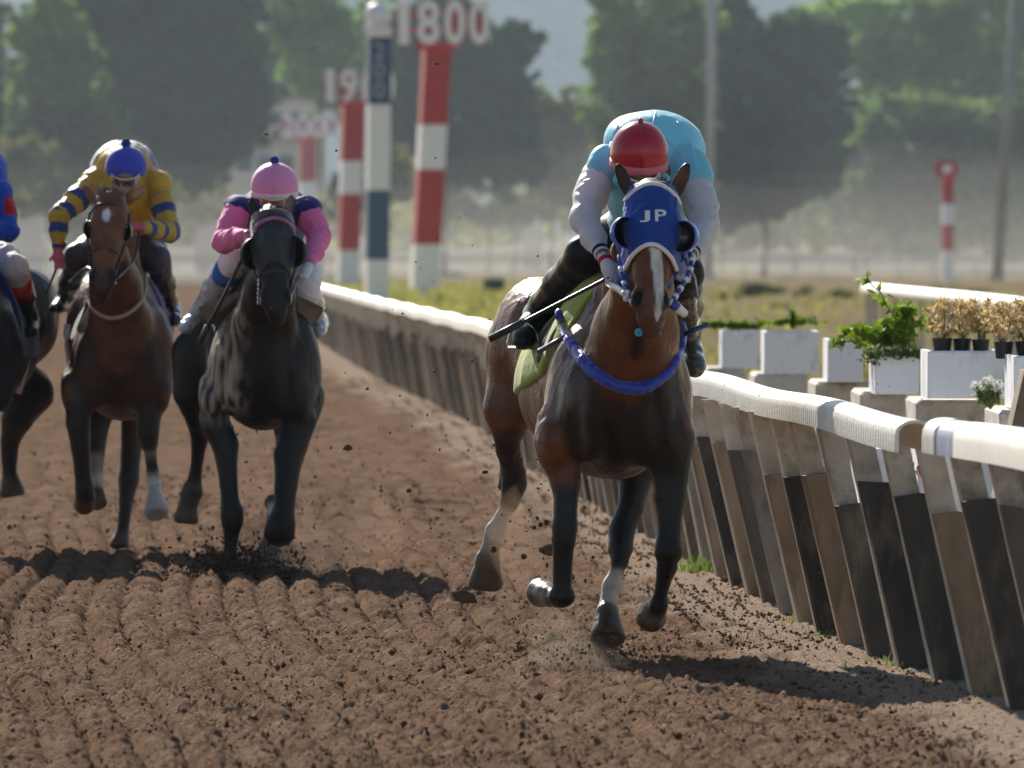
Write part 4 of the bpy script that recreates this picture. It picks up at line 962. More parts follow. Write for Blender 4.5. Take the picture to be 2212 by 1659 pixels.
def torso(S, J, Ry, BAY, BAYD, neck=True):
    S.ell(J(1312, 815, .48), (.255, .55, .38), Ry, BAY, .08)
    S.ell(J(1262, 830, 1.0), (.285, .55, .335), Ry, BAY, .10)
    S.ell(J(1318, 690, .50), (.13, .42, .18), Ry, BAY, .12)                       # withers
    S.ell(J(1207, 745, 1.52), (.275, .40, .30), Ry, BAY, .10)                     # croup
    S.ell(J(1150, 745, 1.60), (.17, .30, .28), Ry, BAY, .08)
    S.ell(J(1285, 750, 1.60), (.17, .30, .28), Ry, BAY, .08)
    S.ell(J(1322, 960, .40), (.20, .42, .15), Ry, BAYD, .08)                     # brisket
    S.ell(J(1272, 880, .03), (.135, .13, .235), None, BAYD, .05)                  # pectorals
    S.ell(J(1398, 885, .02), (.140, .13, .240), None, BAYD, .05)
    S.ell(J(1333, 850, .02), (.12, .12, .20), None, BAYD, .06)
    S.ell(J(1234, 835, .20), (.100, .16, .25), frame_from((-.20, .1, -1)), BAY, .06)     # shoulders
    S.ell(J(1440, 835, .15), (.105, .16, .26), frame_from((.18, .1, -1)), BAY, .06)
    S.cone(J(1272, 730, .26), J(1202, 925, .08), .055, .062, BAY, .07)             # shoulder blade ridges
    S.cone(J(1415, 730, .26), J(1456, 930, .04), .055, .062, BAY, .07)
    S.ell(J(1200, 955, .06), (.070, .10, .105), None, BAY, .035)                  # points of the shoulder
    S.ell(J(1447, 960, .03), (.072, .10, .12), None, BAYD, .04)
    S.cone(J(1182, 905, .12), J(1192, 985, .10), .040, .045, BAY, .03)
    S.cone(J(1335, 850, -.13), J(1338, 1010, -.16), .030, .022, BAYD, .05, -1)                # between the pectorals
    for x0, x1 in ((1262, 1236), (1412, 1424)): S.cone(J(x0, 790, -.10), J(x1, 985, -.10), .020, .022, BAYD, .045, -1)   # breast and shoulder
    if not neck: return
    S.chain([(J(1398, 440, -.42), .078), (J(1375, 560, -.02), .105), (J(1340, 650, .38), .12)], BAY, .07)
    S.chain([(J(1404, 500, -.46), .080), (J(1390, 610, -.30), .112), (J(1372, 720, -.08), .165), (J(1350, 830, .08), .19)], BAY, .07)
    S.cone(J(1352, 600, -.22), J(1298, 780, .06), .045, .060, BAY, .05)
    S.cone(J(1430, 620, -.22), J(1425, 790, .02), .045, .060, BAYD, .05)
    S.cone(J(1392, 640, -.40), J(1365, 820, -.10), .030, .020, BAYD, .03)           # windpipe ridge
# ------------------------------------------------------------------ the leading horse
H1 = Horse(37.3); J = H1.J
BAY = (.125, .036, .012); BAYD = (.017, .008, .0065); LEG = (.010, .008, .009); WHT = (.50, .44, .39); HOOF = (.055, .040, .030); HOOFL = (.13, .10, .075)  # BAYD has shade painted in: near-black breast, throat and right shoulder
S = Sculpt(.0105, .05)
yaw = -.16; Ry = np.array([[math.cos(yaw), math.sin(yaw), 0], [-math.sin(yaw), math.cos(yaw), 0], [0, 0, 1.0]])  # body axis swings to the left going back
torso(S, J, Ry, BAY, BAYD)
# fore legs.  A: picture left, fetlock folded
S.cone(J(1206, 950, .10), J(1222, 1045, .06), .088, .066, BAY, .05)
S.chain([(J(1222, 1040, .06), .064), (J(1222, 1090, .03), .051), (J(1220, 1135, .02), .055), (J(1218, 1165, .02), .051), (J(1216, 1205, .03), .042), (J(1215, 1250, .04), .044)], LEG, .010)
S.ell(J(1214, 1288, .04), (.060, .055, .050), None, LEG, .03)
S.cone(J(1205, 1292, .08), J(1190, 1290, .16), .042, .040, LEG, .02)
S.cone(J(1187, 1287, .155), J(1181, 1284, .19), .047, .050, (.20, .165, .14), .012)
hoof(S, J(1180, 1284, .19), J(1168, 1280, .27), .050, .064, HOOF)
# C: picture right, knee forward
S.cone(J(1452, 950, .06), J(1446, 1070, .02), .088, .072, LEG, .05)
S.chain([(J(1446, 1070, .02), .070), (J(1446, 1140, -.02), .050), (J(1444, 1165, -.03), .052)], LEG, .010)
S.ell(J(1444, 1192, -.04), (.063, .058, .062), None, LEG, .025)
S.chain([(J(1441, 1225, -.02), .048), (J(1432, 1262, .02), .031), (J(1427, 1285, .05), .030)], LEG, .010)
S.ell(J(1423, 1306, .07), (.042, .045, .040), None, LEG, .02)
S.cone(J(1420, 1315, .09), J(1412, 1324, .14), .040, .042, LEG, .015)
hoof(S, J(1412, 1322, .12), J(1407, 1332, .21), .050, .068, HOOF)
# hind leg B: reaching forward under the belly
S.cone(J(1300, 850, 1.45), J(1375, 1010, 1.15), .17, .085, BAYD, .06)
S.cone(J(1376, 1010, 1.15), J(1362, 1095, 1.05), .080, .056, LEG, .04)
S.chain([(J(1362, 1095, 1.05), .056), (J(1343, 1145, 1.02), .058), (J(1340, 1185, .98), .055), (J(1339, 1212, .95), .040), (J(1331, 1238, .92), .031)], LEG, .010)
S.cone(J(1352, 1150, 1.08), J(1358, 1122, 1.12), .034, .030, LEG, .02)
S.cone(J(1331, 1240, .92), J(1325, 1256, .91), .033, .040, WHT, .012)
S.ell(J(1323, 1268, .90), (.049, .048, .045), None, WHT, .02)
S.cone(J(1317, 1282, .88), J(1311, 1318, .82), .040, .043, WHT, .02)
hoof(S, J(1311, 1326, .81), J(1312, 1374, .74), .050, .079, HOOF)
# hind leg D: trailing at the left
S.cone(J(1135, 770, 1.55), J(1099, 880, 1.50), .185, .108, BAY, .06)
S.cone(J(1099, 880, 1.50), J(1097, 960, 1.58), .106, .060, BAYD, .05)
S.chain([(J(1097, 960, 1.58), .060), (J(1110, 1015, 1.70), .056), (J(1112, 1045, 1.74), .056), (J(1101, 1085, 1.76), .045)], LEG, .010)
S.cone(J(1092, 985, 1.72), J(1085, 1052, 1.80), .016, .022, LEG, .02)            # hock point and tendon
S.cone(J(1100, 1088, 1.76), J(1087, 1115, 1.77), .037, .033, WHT, .012)
S.ell(J(1071, 1148, 1.78), (.050, .050, .048), None, WHT, .025)
S.cone(J(1085, 1118, 1.77), J(1075, 1140, 1.78), .034, .040, WHT, .015)
S.cone(J(1066, 1162, 1.79), J(1056, 1200, 1.82), .042, .044, (.34, .25, .19), .02)
hoof(S, J(1054, 1210, 1.82), J(1049, 1256, 1.85), .052, .079, HOOF)
S.ell(J(1040, 1212, 1.80), (.030, .035, .040), None, HOOFL, .012)
# head
F1, R1, sc1 = head_frame(J(1410, 405, -.52), J(1403, 727, -.74))
CH = dict(head=BAY, dark=BAYD, muzzle=(.115, .050, .032))
head_shapes(S, F1, R1, sc1, CH)
ear(S, J(1362, 428, -.50), J(1333, 351, -.50), .033, BAYD, (.030, .016, .014))
ear(S, J(1455, 428, -.50), J(1487, 349, -.50), .033, BAYD, (.12, .052, .034), facing=(-.5, -1, 0))
V, F, C = S.build(smooth=2, colblur=6)
N_ = normals(V, F)
# skin folds, veins and muscle striations, and the white blaze
rel = (V-F1(0, 0, 0))@R1
bb = rel[:, 2]/(.62*sc1); aa = rel[:, 0]/sc1; ff = rel[:, 1]/sc1
blz = (bb > .36) & (bb < .93) & (ff > .02) & (V[:, 1] < 36.95)
cxl = .012+.022*np.sin((bb-.45)*5)-.0; wid = np.interp(bb, [.34, .42, .6, .74, .88, .95], [.018, .022, .024, .017, .012, .0])
wmask = np.clip((wid-np.abs(aa-cxl))/.004+.5, 0, 1)*blz
C = C*(1-wmask[:, None])+np.array([.60, .57, .56])*wmask[:, None]
low = np.clip((.95-V[:, 2])/.25, 0, 1)*(V[:, 1] > 37.0)                         # belly and lower barrel darker bay
grey = np.clip((V[:, 1]-37.35)/.2, 0, 1)*np.clip((1.24-V[:, 2])/.10, 0, 1)*np.clip((V[:, 2]-.86)/.1, 0, 1)*np.clip((38.75-V[:, 1])/.25, 0, 1)*(C[:, 0] > .12)
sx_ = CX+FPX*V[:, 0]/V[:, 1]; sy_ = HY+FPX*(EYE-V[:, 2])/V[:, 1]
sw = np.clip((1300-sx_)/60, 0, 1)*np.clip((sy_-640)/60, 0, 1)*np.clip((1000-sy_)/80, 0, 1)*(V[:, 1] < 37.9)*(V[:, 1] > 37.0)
st_ = np.clip((vnoise(V[:, 0]*26, V[:, 1]*26, V[:, 2]*7)-.42)*3, 0, 1)*sw*.45  # sweat streaks, with their grey sheen painted into the left shoulder
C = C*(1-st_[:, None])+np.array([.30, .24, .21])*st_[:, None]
foam = vnoise(V[:, 0]*60, V[:, 1]*40, V[:, 2]*22)
C = C*(1-.55*grey[:, None])+np.array([.36, .31, .27])*(.4+.6*foam[:, None])*.55*grey[:, None]
bump = skin_relief(V)
onleg = (V[:, 2] < .78)
V = V+N_*(bump*np.where(onleg, .35, 1))[:, None]
horse1 = thing('race_horse', 'leading bay horse with white blaze and blue JP hood, all hooves off the ground', 'horse', J(1300, base_y(38.0) if 0 else 1425, .6)*np.array([1, 1, 0]))
mesh_obj('body', V, F, M_coat, horse1, smooth=True, col=C); B1 = bvh(V, F)
for q in (-1, 1):
    b = MB(); b.sphere(F1(q*.086, .055, .315), .018*sc1, 14, 10); b.obj('eye', M_eye, horse1, smooth=True)
whiskers(F1, sc1, horse1)
hair_tuft('forelock', [J(x, 408, -.50) for x in range(1385, 1450, 6)], (.2, -.2, 1), .055, 240, mat('brown_hair', (.12, .085, .055), .6, noise=.4, nscale=50), horse1, .5)
hair_tuft('mane', [J(1400-k*4, 430+k*14, -.40+k*.055) for k in range(15)], (-.7, .5, .6), .09, 500, M_mane, horse1, .4)
tl = [J(1215, 690, 1.93), J(1200, 700, 2.05), J(1180, 790, 2.25), J(1172, 880, 2.38)]
b = MB(); b.tube(spline(tl, 14), [.03+.03*math.sin(k/14*3.0) for k in range(15)], 8); b.obj('tail', M_mane, horse1, smooth=True)
# ---- the blue hood
M_hood = mat('hood_cloth', (.014, .058, .31), .6, noise=.12, nscale=14, sheen=.3, bump=.0045, bscale=26, stretch=(1, 1, .6))
M_bind = mat('white_binding', (.80, .79, .80), .6, bump=.001, bscale=200)
SH = Sculpt(.0075, .03)
CHh = dict(head=(1, 1, 1), dark=(1, 1, 1), muzzle=(1, 1, 1)); 
head_shapes(SH, F1, R1, sc1, CHh, g=.013, mouth=False, jaw=False)
SH.chain([(J(1398, 440, -.42), .088), (J(1390, 520, -.24), .112)], (1, 1, 1), .06)
SH.chain([(J(1404, 500, -.46), .092), (J(1392, 600, -.34), .122)], (1, 1, 1), .06)
for q in (-1, 1): SH.cone(F1(q*.055, -.02, .42), F1(q*.062, -.03, .68), .040, .030, (1, 1, 1), .05)     # cheek flaps
def hoodclip(X, Y, Z):
    x, y, z = X-float(F1(0, 0, 0)[0]), Y-float(F1(0, 0, 0)[1]), Z-float(F1(0, 0, 0)[2])
    a = (x*R1[0, 0]+y*R1[1, 0]+z*R1[2, 0])/sc1; f_ = (x*R1[0, 1]+y*R1[1, 1]+z*R1[2, 1])/sc1; b_ = (x*R1[0, 2]+y*R1[1, 2]+z*R1[2, 2])/(.62*sc1)
    face = 1-np.clip((f_+.02)/.05, 0, 1)                       # behind the face the hood runs lower
    low = b_-(.465+10*a*a)
    low = np.maximum(low, b_-.68)
    ears = -1.0
    top = .0-b_
    return np.maximum(np.maximum(low*.3, ears), top*.3)
SH.clips.append(hoodclip)
Vh, Fh, _ = SH.build(smooth=2); Nh = normals(Vh, Fh)
wr = vnoise(Vh[:, 0]*15+3, Vh[:, 1]*12, Vh[:, 2]*9+Vh[:, 0]*9); w2 = vnoise(Vh[:, 0]*30+8, Vh[:, 1]*20, Vh[:, 2]*14-Vh[:, 0]*12); Vh = Vh+Nh*(.0045*np.exp(-((wr-.5)/.07)**2)+.003*np.exp(-((w2-.5)/.08)**2)-.001)[:, None]
hood = mesh_obj('hood', Vh, Fh, M_hood, horse1, smooth=True); BH = bvh(Vh, Fh)
def on(B, x, y, Y0=35.5, off=.004):
    """where the line of sight through x, y meets the surface"""
    a = Vector(at(x, y, Y0)); d = (Vector(at(x, y, 45))-a).normalized(); h, n, _, _ = B.ray_cast(a, d)
    return (np.array(h)-np.array(d)*off, np.array(n)) if h is not None else (None, None)
def draped(B, pts, w, th, m, name, t, n=36, off=.002, seg=8, flat=None):
    P = []
    for x, y in [tuple(p[:2]) for p in spline([(p[0], p[1], 0) for p in pts], n)]:
        h, nn = on(B, x, y, off=off)
        if h is not None: P.append(h)
        elif P: pass
    b = MB(); b.tube(P, w, seg); return b.obj(name, m, t, smooth=True)
def binding(B, F, R, fn, a0, a1, r, m, t, n=30):
    P = []
    for a in np.linspace(a0, a1, n):
        o_ = Vector(F(a, .30, fn(a))); h, nn, _, _ = B.ray_cast(o_, Vector(-R[:, 1]))
        if h is not None: P.append(np.array(h)+R[:, 1]*.002)
    P = np.array(P)
    for _ in range(2): P[1:-1] = (P[:-2]+2*P[1:-1]+P[2:])/4
    b = MB(); b.tube(list(P), r, 8, flat=1.0); return b.obj('hood_binding', m, t, smooth=True)
binding(BH, F1, R1, lambda a: .03+7.5*a*a, -.108, .108, .0095, M_bind, horse1)
binding(BH, F1, R1, lambda a: .455+9.6*a*a, -.100, .100, .0095, M_bind, horse1)
# letters, laid on the forehead of the hood
def letters_on(B, txt, x0, x1, y0, y1, m, t, Yp, name='lettering'):
    a = at(x0, y1, Yp); b = at(x1, y0, Yp)
    o = text_part(txt, b[2]-a[2], b[0]-a[0], m, t, ((a[0]+b[0])/2, Yp, (a[2]+b[2])/2), extrude=.0005, bold=.018, name=name)
    me = o.data; pl = np.array(parent_world(t)); 
    for v in me.vertices:
        p = Vector(np.array(v.co)+pl); h, n, _, _ = B.ray_cast(Vector((p.x, Yp-1.0, p.z)), Vector((0, 1, 0)))
        if h is not None: v.co = Vector(np.array(h)+np.array([0, -.0045+(p.y-Yp)*.5, 0])-pl)
    me.update(); return o
letters_on(BH, 'J', 1386, 1409, 453, 479, M_bind, horse1, 36.0)
letters_on(BH, 'P', 1420, 1445, 451, 477, M_bind, horse1, 36.0)
# blinker cups
M_cup = mat('cup_plastic', (.018, .095, .55), .22, coat=.6)
M_cupin = mat('cup_lining', (.008, .006, .008), .7)
M_cupv = mat('cup_shell', rough=.22, attr='Col', coat=.6)
def cup(c, q, r, n, out, inn, m, t, name='blinker_cup', h=.0034):
    S = Sculpt(h, .002); c = np.array(c); n = np.array(n, float); n /= np.linalg.norm(n); r = np.array(r, float)
    S.ell(c, r, None, out, .001); S.ell(c, r-.0085, None, inn, .001, -1)
    S.clips.append(lambda X, Y, Z: (X-c[0])*n[0]+(Y-c[1])*n[1]+(Z-c[2])*n[2])
    V, F, C = S.build(smooth=1, colblur=0)
    d = np.sqrt((((V-c)/(r-.0045))**2).sum(1)); C = np.where((d < 1)[:, None], inn, out)
    return mesh_obj(name, V, F, m, t, smooth=True, col=C)
cup(J(1353, 502, -.70), -1, (.070, .074, .068), (.64, -.77, .04), (.015, .125, .66), (.012, .008, .010), M_cupv, horse1)
cup(J(1474, 511, -.70), 1, (.070, .074, .069), (-.64, -.77, .04), (.015, .125, .66), (.012, .008, .010), M_cupv, horse1)
# ---- breast collar, gathered cloth
M_collar = mat('collar_cloth', (.018, .045, .42), .34, noise=.15, nscale=30, sheen=.4, bump=.003, bscale=60)
def gathered(B, pts, r0, r1, m, name, t, n=150, seg=18, amp=.28, freq=60):
    P = spline([(p[0], p[1], p[2]*1000) for p in pts], n); Q = []
    for x, y, dd in P:
        h, nn = on(B, x, y, off=0); z = J(x, y, dd/1000.0)
        if h is not None and abs(h[1]-z[1]) < .25: Q.append(h+np.array([0, -.012, 0]))
        else: Q.append(z)
    Q = np.array(Q)
    for _ in range(6): Q[1:-1] = (Q[:-2]+Q[1:-1]*2+Q[2:])/4
    b = MB(); R = [r0+(r1-r0)*math.sin(math.pi*min(1, k/n*1.15)) for k in range(n+1)]; b.tube(list(Q), R, seg)
    V = np.vstack(b.V); k = np.repeat(np.arange(n+1), seg); a = np.tile(np.arange(seg), n+1)/seg*2*math.pi
    w_ = vnoise(k/n*freq+np.sin(a)*1.6, np.cos(a)*1.5+5, np.sin(a)*1.5+5)+.5*vnoise(k/n*freq*2.3+np.cos(a)*2, np.cos(a)*3+9, np.sin(a)*3+2)
    V = Q[k]+(V-Q[k])*(1+amp*(w_-.75))[:, None]
    return mesh_obj(name, V, b.F, m, t, smooth=True)
gathered(B1, [(1206, 672, .30), (1216, 705, .22), (1236, 745, .12), (1262, 782, .0), (1300, 815, -.10), (1345, 836, -.14), (1395, 836, -.14), (1440, 808, -.06), (1466, 765, .04), (1478, 722, .16), (1474, 700, .26)], .014, .027, M_collar, 'breast_collar', horse1, amp=.55, freq=85)
for p0, p1, k in (((1166, 758, .30), (1222, 727, .14), 0), ((1478, 722, .10), (1526, 702, .12), 1)):
    b = MB(); b.tube([J(*p0), J(*p1)], .011, 10); b.sphere(J(*p0) if k == 0 else J(*p1), .0112, 10, 8); b.obj('collar_strap_end', mat('navy_plastic', (.012, .025, .12), .4, coat=.3), horse1, smooth=True)
# ---- bridle: blue and white banded cheek pieces, bit, reins
M_bband = mat('bridle_blue', (.03, .05, .32), .4, coat=.3); M_bwhite = mat('bridle_white', (.78, .77, .82), .45)
def banded(pts, r, t, n=10):
    P = spline(pts, n*3)
    for k in range(n):
        b = MB(); a, e = (3*k, 3*k+2) if 1 else 0; b.tube(P[a:a+3], r, 8); b.obj('cheek_strap', M_bband, t, smooth=True)
        b = MB(); b.tube([P[a+2], P[min(a+3, len(P)-1)]], r*1.35, 8); b.obj('cheek_strap_band', M_bwhite, t, smooth=True)
banded([J(1490, 545, -.50), J(1493, 575, -.53), J(1478, 608, -.58), J(1462, 635, -.64), J(1444, 662, -.72)], .0105, horse1, 6)
banded([J(1337, 552, -.50), J(1345, 600, -.56), J(1356, 630, -.62), J(1366, 655, -.70)], .009, horse1, 4)
b = MB(); b.tube([J(1444, 652, -.74), J(1462, 664, -.72), J(1479, 678, -.68)], [.020, .022, .018], 10); b.obj('bit_guard', M_bwhite, horse1, smooth=True)
b = MB(); b.tube([J(1452, 655, -.755), J(1463, 663, -.745)], .0215, 10); b.obj('bit_guard_band', M_bband, horse1, smooth=True)
b = MB(); b.tube([J(1312, 612, -.22), J(1335, 624, -.42), J(1356, 640, -.60), J(1372, 654, -.70)], [.013, .017, .018, .015], 8, flat=.6); b.obj('rein', M_bwhite, horse1, smooth=True)
b = MB()
for k, (x, y) in enumerate(((1347, 634), (1355, 640), (1362, 648), (1352, 646), (1366, 656))): b.sphere(J(x, y, -.66), .012, 8, 6)
b.obj('rein_buckle', M_bwhite, horse1, smooth=True)
b = MB(); b.tube([J(1480, 560, -.42), J(1500, 600, -.2), J(1505, 640, .2)], .008, 8); b.obj('rein', M_bband, horse1, smooth=True)
b = MB(); c = J(1379, 718, -.755); b.tube([c+.013*np.array([math.cos(a), 0, math.sin(a)]) for a in np.linspace(0, 2*math.pi, 15)], .005, 6); b.sphere(c+np.array([0, .004, 0]), .009, 8, 6); b.obj('bit_ring', mat('light_blue_plastic', (.06, .42, .68), .3, coat=.4), horse1, smooth=True)
# ---- saddle cloth, pad and saddle
LIME = (.27, .34, .05); BLK = (.012, .011, .014)
def saddlecloth(prims, dy0, dy1, zlo, colfn, m, t, Y0, grow=.016, flare=.02, name='saddle_cloth', h=.009):
    S = Sculpt(h, .08)
    for p in prims: p(S, grow)
    S.clips.append(lambda X, Y, Z: np.maximum(np.maximum(Y0+dy0-Y, Y-(Y0+dy1)), zlo(X, Y)-Z)*.9)
    V, F, C = S.build(smooth=1); N = normals(V, F)
    fold = (vnoise(V[:, 1]*9, V[:, 2]*3, V[:, 0]*3)-.5); V = V+N*(.020*fold)[:, None]
    return mesh_obj(name, V, F, m, t, smooth=True, col=colfn(V))
P1 = [lambda S, g: S.ell(J(1312, 815, .48), (.255, .55, .38), Ry, (1, 1, 1), .08, grow=g), lambda S, g: S.ell(J(1262, 830, 1.0), (.285, .55, .335), Ry, (1, 1, 1), .10, grow=g),
      lambda S, g: S.ell(J(1318, 690, .50), (.13, .42, .18), Ry, (1, 1, 1), .12, grow=g), lambda S, g: S.ell(J(1234, 835, .20), (.100, .16, .25), frame_from((-.20, .1, -1)), (1, 1, 1), .06, grow=g)]
M_cloth = mat('cloth', rough=.7, attr='Col', bump=.003, bscale=30, sheen=.2)
def c1(V):
    y = V[:, 1]-37.3; q = (y > .53)&(y < .93)&(V[:, 2] > 1.27+.35*(y-.5)); st = (np.sin(y*42) > .35)&(V[:, 2] > 1.36)
    return np.where((q & ~st)[:, None], BLK, LIME)
saddlecloth(P1, .24, 1.04, lambda X, Y: 1.22-.10*np.clip((Y-37.8)/.5, 0, 1)+.16*np.clip((37.88-Y)/.3, 0, 1), c1, M_cloth, horse1, 37.3)
S = Sculpt(.009, .05); S.ell(J(1300, 625, .72), (.17, .26, .07), Ry, BLK); S.cone(J(1245, 640, .62), J(1185, 770, .62), .035, .055, BLK, .05); S.cone(J(1385, 640, .62), J(1455, 740, .60), .03, .045, BLK, .05)
V, F, C = S.build(); mesh_obj('saddle', V, F, M_leather, horse1, smooth=True)
# flap turned out at the front, lime lined
V = []; n = 12
for k in range(n+1):
    q = k/n; x0, y0_ = 1222-q*36, 690+q*130; wv = 17*math.sin(math.pi*(.15+.8*q))
    for s_, dd in ((0, .34), (.5, .31), (1, .38)): V.append(J(x0-wv*s_*2+10, y0_-s_*6, dd+.10*q))
V += [np.array(v)+np.array([0, .008, 0]) for v in V]; m_ = (n+1)*3; F = []
for k in range(n):
    for j in (0, 1): F += [(3*k+j, 3*k+j+1, 3*k+4+j, 3*k+3+j), (m_+3*k+j, m_+3*k+3+j, m_+3*k+4+j, m_+3*k+1+j)]
    F += [(3*k, 3*k+3, m_+3*k+3, m_+3*k), (3*k+2, m_+3*k+2, m_+3*k+5, 3*k+5)]
fc_ = np.array([LIME if (i % 3 == 1 and i//3 > 4) or (i//3) >= n-1 else (.040, .055, .012) for i in range((n+1)*3)]*2)
mesh_obj('saddle_cloth_flap', V, F, M_cloth, horse1, smooth=True, col=fc_)
b = MB(); b.tube([J(1190, 800, .70), J(1196, 860, .72), J(1202, 930, .78)], .020, 8, flat=.35); b.obj('girth', M_bwhite, horse1, smooth=True)
# ================================================================== riders
SKIN = (.26, .13, .085)
M_skin = mat('skin', rough=.5, attr='Col', bump=.001, bscale=80)
def silk_mat(name, rough=.45, trans=.12, bump=.010, bscale=11):
    m = mat(name, rough=rough, attr='Col', bump=bump, bscale=bscale, sheen=.25, trans=trans); return m
M_silk = silk_mat('racing_silk', .42, .38); M_knit = silk_mat('knit_jersey', .75, .05, .003, 22)
M_boot = mat('riding_boot', (.007, .006, .009), .34, coat=.30, spec=.15, bump=.0006, bscale=14); M_bre = mat('white_breeches', (.72, .70, .74), .6, bump=.004, bscale=20)
M_goggle = mat('goggle_lens', (.06, .05, .05), .08, coat=1.0); M_strapw = mat('goggle_strap', (.72, .70, .60), .5)
def skin_obj(name, S, m, t, folds=0.0, scale=16, smooth=2, colfn=None, disp=None):
    V, F, C = S.build(smooth=smooth, colblur=1)
    if folds or disp:
        N = normals(V, F)
        if folds:
            x, y, z = V[:, 0]*.8+V[:, 2]*.6, V[:, 1], V[:, 2]*.8-V[:, 0]*.6; w1 = vnoise(x*4, y*4, z*4)*1.6
            a = vnoise(x*scale+w1, y*scale*.7+w1, z*scale*.6); b_ = vnoise(x*scale*.8+w1*2, y*scale, z*scale*2.0+4)
            V = V+N*(folds*1.3*np.exp(-((a-.5)/.07)**2)+folds*.9*np.exp(-((b_-.5)/.06)**2)-folds*.4+folds*1.2*(a-.5))[:, None]
        if disp is not None: V = V+N*disp(V)[:, None]
    if colfn is not None: C = colfn(V, C)
    return mesh_obj(name, V, F, m, t, smooth=True, col=C), V, F
def hand(S, wrist, palm, fdir, side, r=.0085, curl=1.0, col=SKIN, sc=1.0):
    """palm box, four fingers curling, a thumb leaving the side; fdir = finger direction, side = thumb side"""
    w_ = np.array(wrist); p = np.array(palm); f = np.array(fdir, float); f /= np.linalg.norm(f); s_ = np.array(side, float); s_ -= (s_@f)*f; s_ /= np.linalg.norm(s_); n = np.cross(f, s_)
    S.cone(w_, p, .024*sc, .030*sc, col, .02); S.ell(p, (.034*sc, .045*sc, .018*sc), np.stack([s_, f, n], 1), col, .012)
    for k, L_ in enumerate((.040, .045, .042, .034)):
        b0 = p+f*.036*sc+s_*(.027-.018*k)*sc; k1 = b0+(f*.85-n*.45*curl)*L_*.55*sc; k2 = k1+(f*.15-n*1.0*curl+f*(1-curl)*.8)*L_*.5*sc; k3 = k2+(-f*.75*curl-n*.55*curl+f*(1-curl)*1.0)*L_*.42*sc
        S.cone(b0, k1, r*1.08*sc, r*sc, col, .004); S.cone(k1, k2, r*sc, r*.95*sc, col, .004); S.cone(k2, k3, r*.93*sc, r*.82*sc, col, .004)
    t0 = p-f*.012*sc+s_*.026*sc; t1 = t0+(s_*.8+f*.6)*.030*sc; t2 = t1+(f*.75-n*.6*curl)*.028*sc
    S.cone(t0, t1, r*1.35*sc, r*1.15*sc, col, .008); S.cone(t1, t2, r*1.1*sc, r*.9*sc, col, .004)
def face(S, c, R, col=SKIN, sc=1.0):
    """head under the helmet: R columns = right, forward, up of the face"""
    P = lambda a, f, u: np.array(c)+R@np.array([a, f, u])*sc
    S.ell(P(0, 0, 0), np.array([.072, .090, .105])*sc, R, col, .02); S.ell(P(0, .035, -.065), np.array([.045, .045, .05])*sc, R, col, .03)
    S.cone(P(0, .088, .005), P(0, .104, -.028), .010*sc, .013*sc, col, .012)
    for q in (-1, 1):
        S.ell(P(q*.030, .088, .012), np.array([.016, .012, .010])*sc, R, col, .008, -1); S.ell(P(q*.074, -.005, -.012), np.array([.010, .018, .030])*sc, R, col, .006); S.ell(P(q*.038, .066, -.028), np.array([.022, .020, .018])*sc, R, col, .015)
        S.ell(P(q*.030, .074, .012), np.array([.012, .012, .010])*sc, R, (.5, .48, .46), .002)
    S.cone(P(-.020, .084, -.060), P(.020, .084, -.060), .0075*sc, .0075*sc, (.30, .11, .09), .006); S.cone(P(-.022, .092, -.057), P(.022, .092, -.057), .002, .002, (.08, .02, .02), .003, -1)
    S.cone(P(0, -.01, -.05), P(0, -.09, -.15), .052*sc, .055*sc, col, .03)
def helmet(c, r, R, m, t, band=None, mband=None, button=None, mbutton=None, seam=True, peak=0.0):
    """c centre of the skull cap, r radii, R face frame; open below"""
    S = Sculpt(.0055, .01); S.ell(c, r, R, (1, 1, 1)); S.ell(np.array(c)-R[:, 2]*.02, np.array(r)-.012, R, (1, 1, 1), .001, -1)
    up = R[:, 2]; S.clips.append(lambda X, Y, Z: -((X-c[0])*up[0]+(Y-c[1])*up[1]+(Z-c[2])*up[2])-.42*r[2])
    V, F, _ = S.build(smooth=1); o = mesh_obj('helmet', V, F, m, t, smooth=True)
    def ring(z, rr, g): return [np.array(c)+R@np.array([r[0]*g*math.cos(a)*math.sqrt(1-z*z), r[1]*g*math.sin(a)*math.sqrt(1-z*z), r[2]*z]) for a in np.linspace(0, 2*math.pi, 49)]
    if band:
        b = MB(); b.tube(ring(-.30, 0, 1.012), band, 8, cap=False, flat=.35, updir=tuple(up)); b.obj('helmet_band', mband, o, smooth=True)
    if button:
        b = MB(); b.sphere(np.array(c)+R@np.array([0, 0, r[2]*1.0+button*.5]), button, 14, 10); b.obj('pompom', mbutton, o, smooth=True)
    if seam:
        b = MB()
        for q in (0,): b.tube([np.array(c)+R@np.array([0, r[1]*1.004*math.cos(a), r[2]*1.004*math.sin(a)]) for a in np.linspace(-.2, 1.6, 24)], .0022, 6)
        b.obj('seam', m, o, smooth=True)
    return o
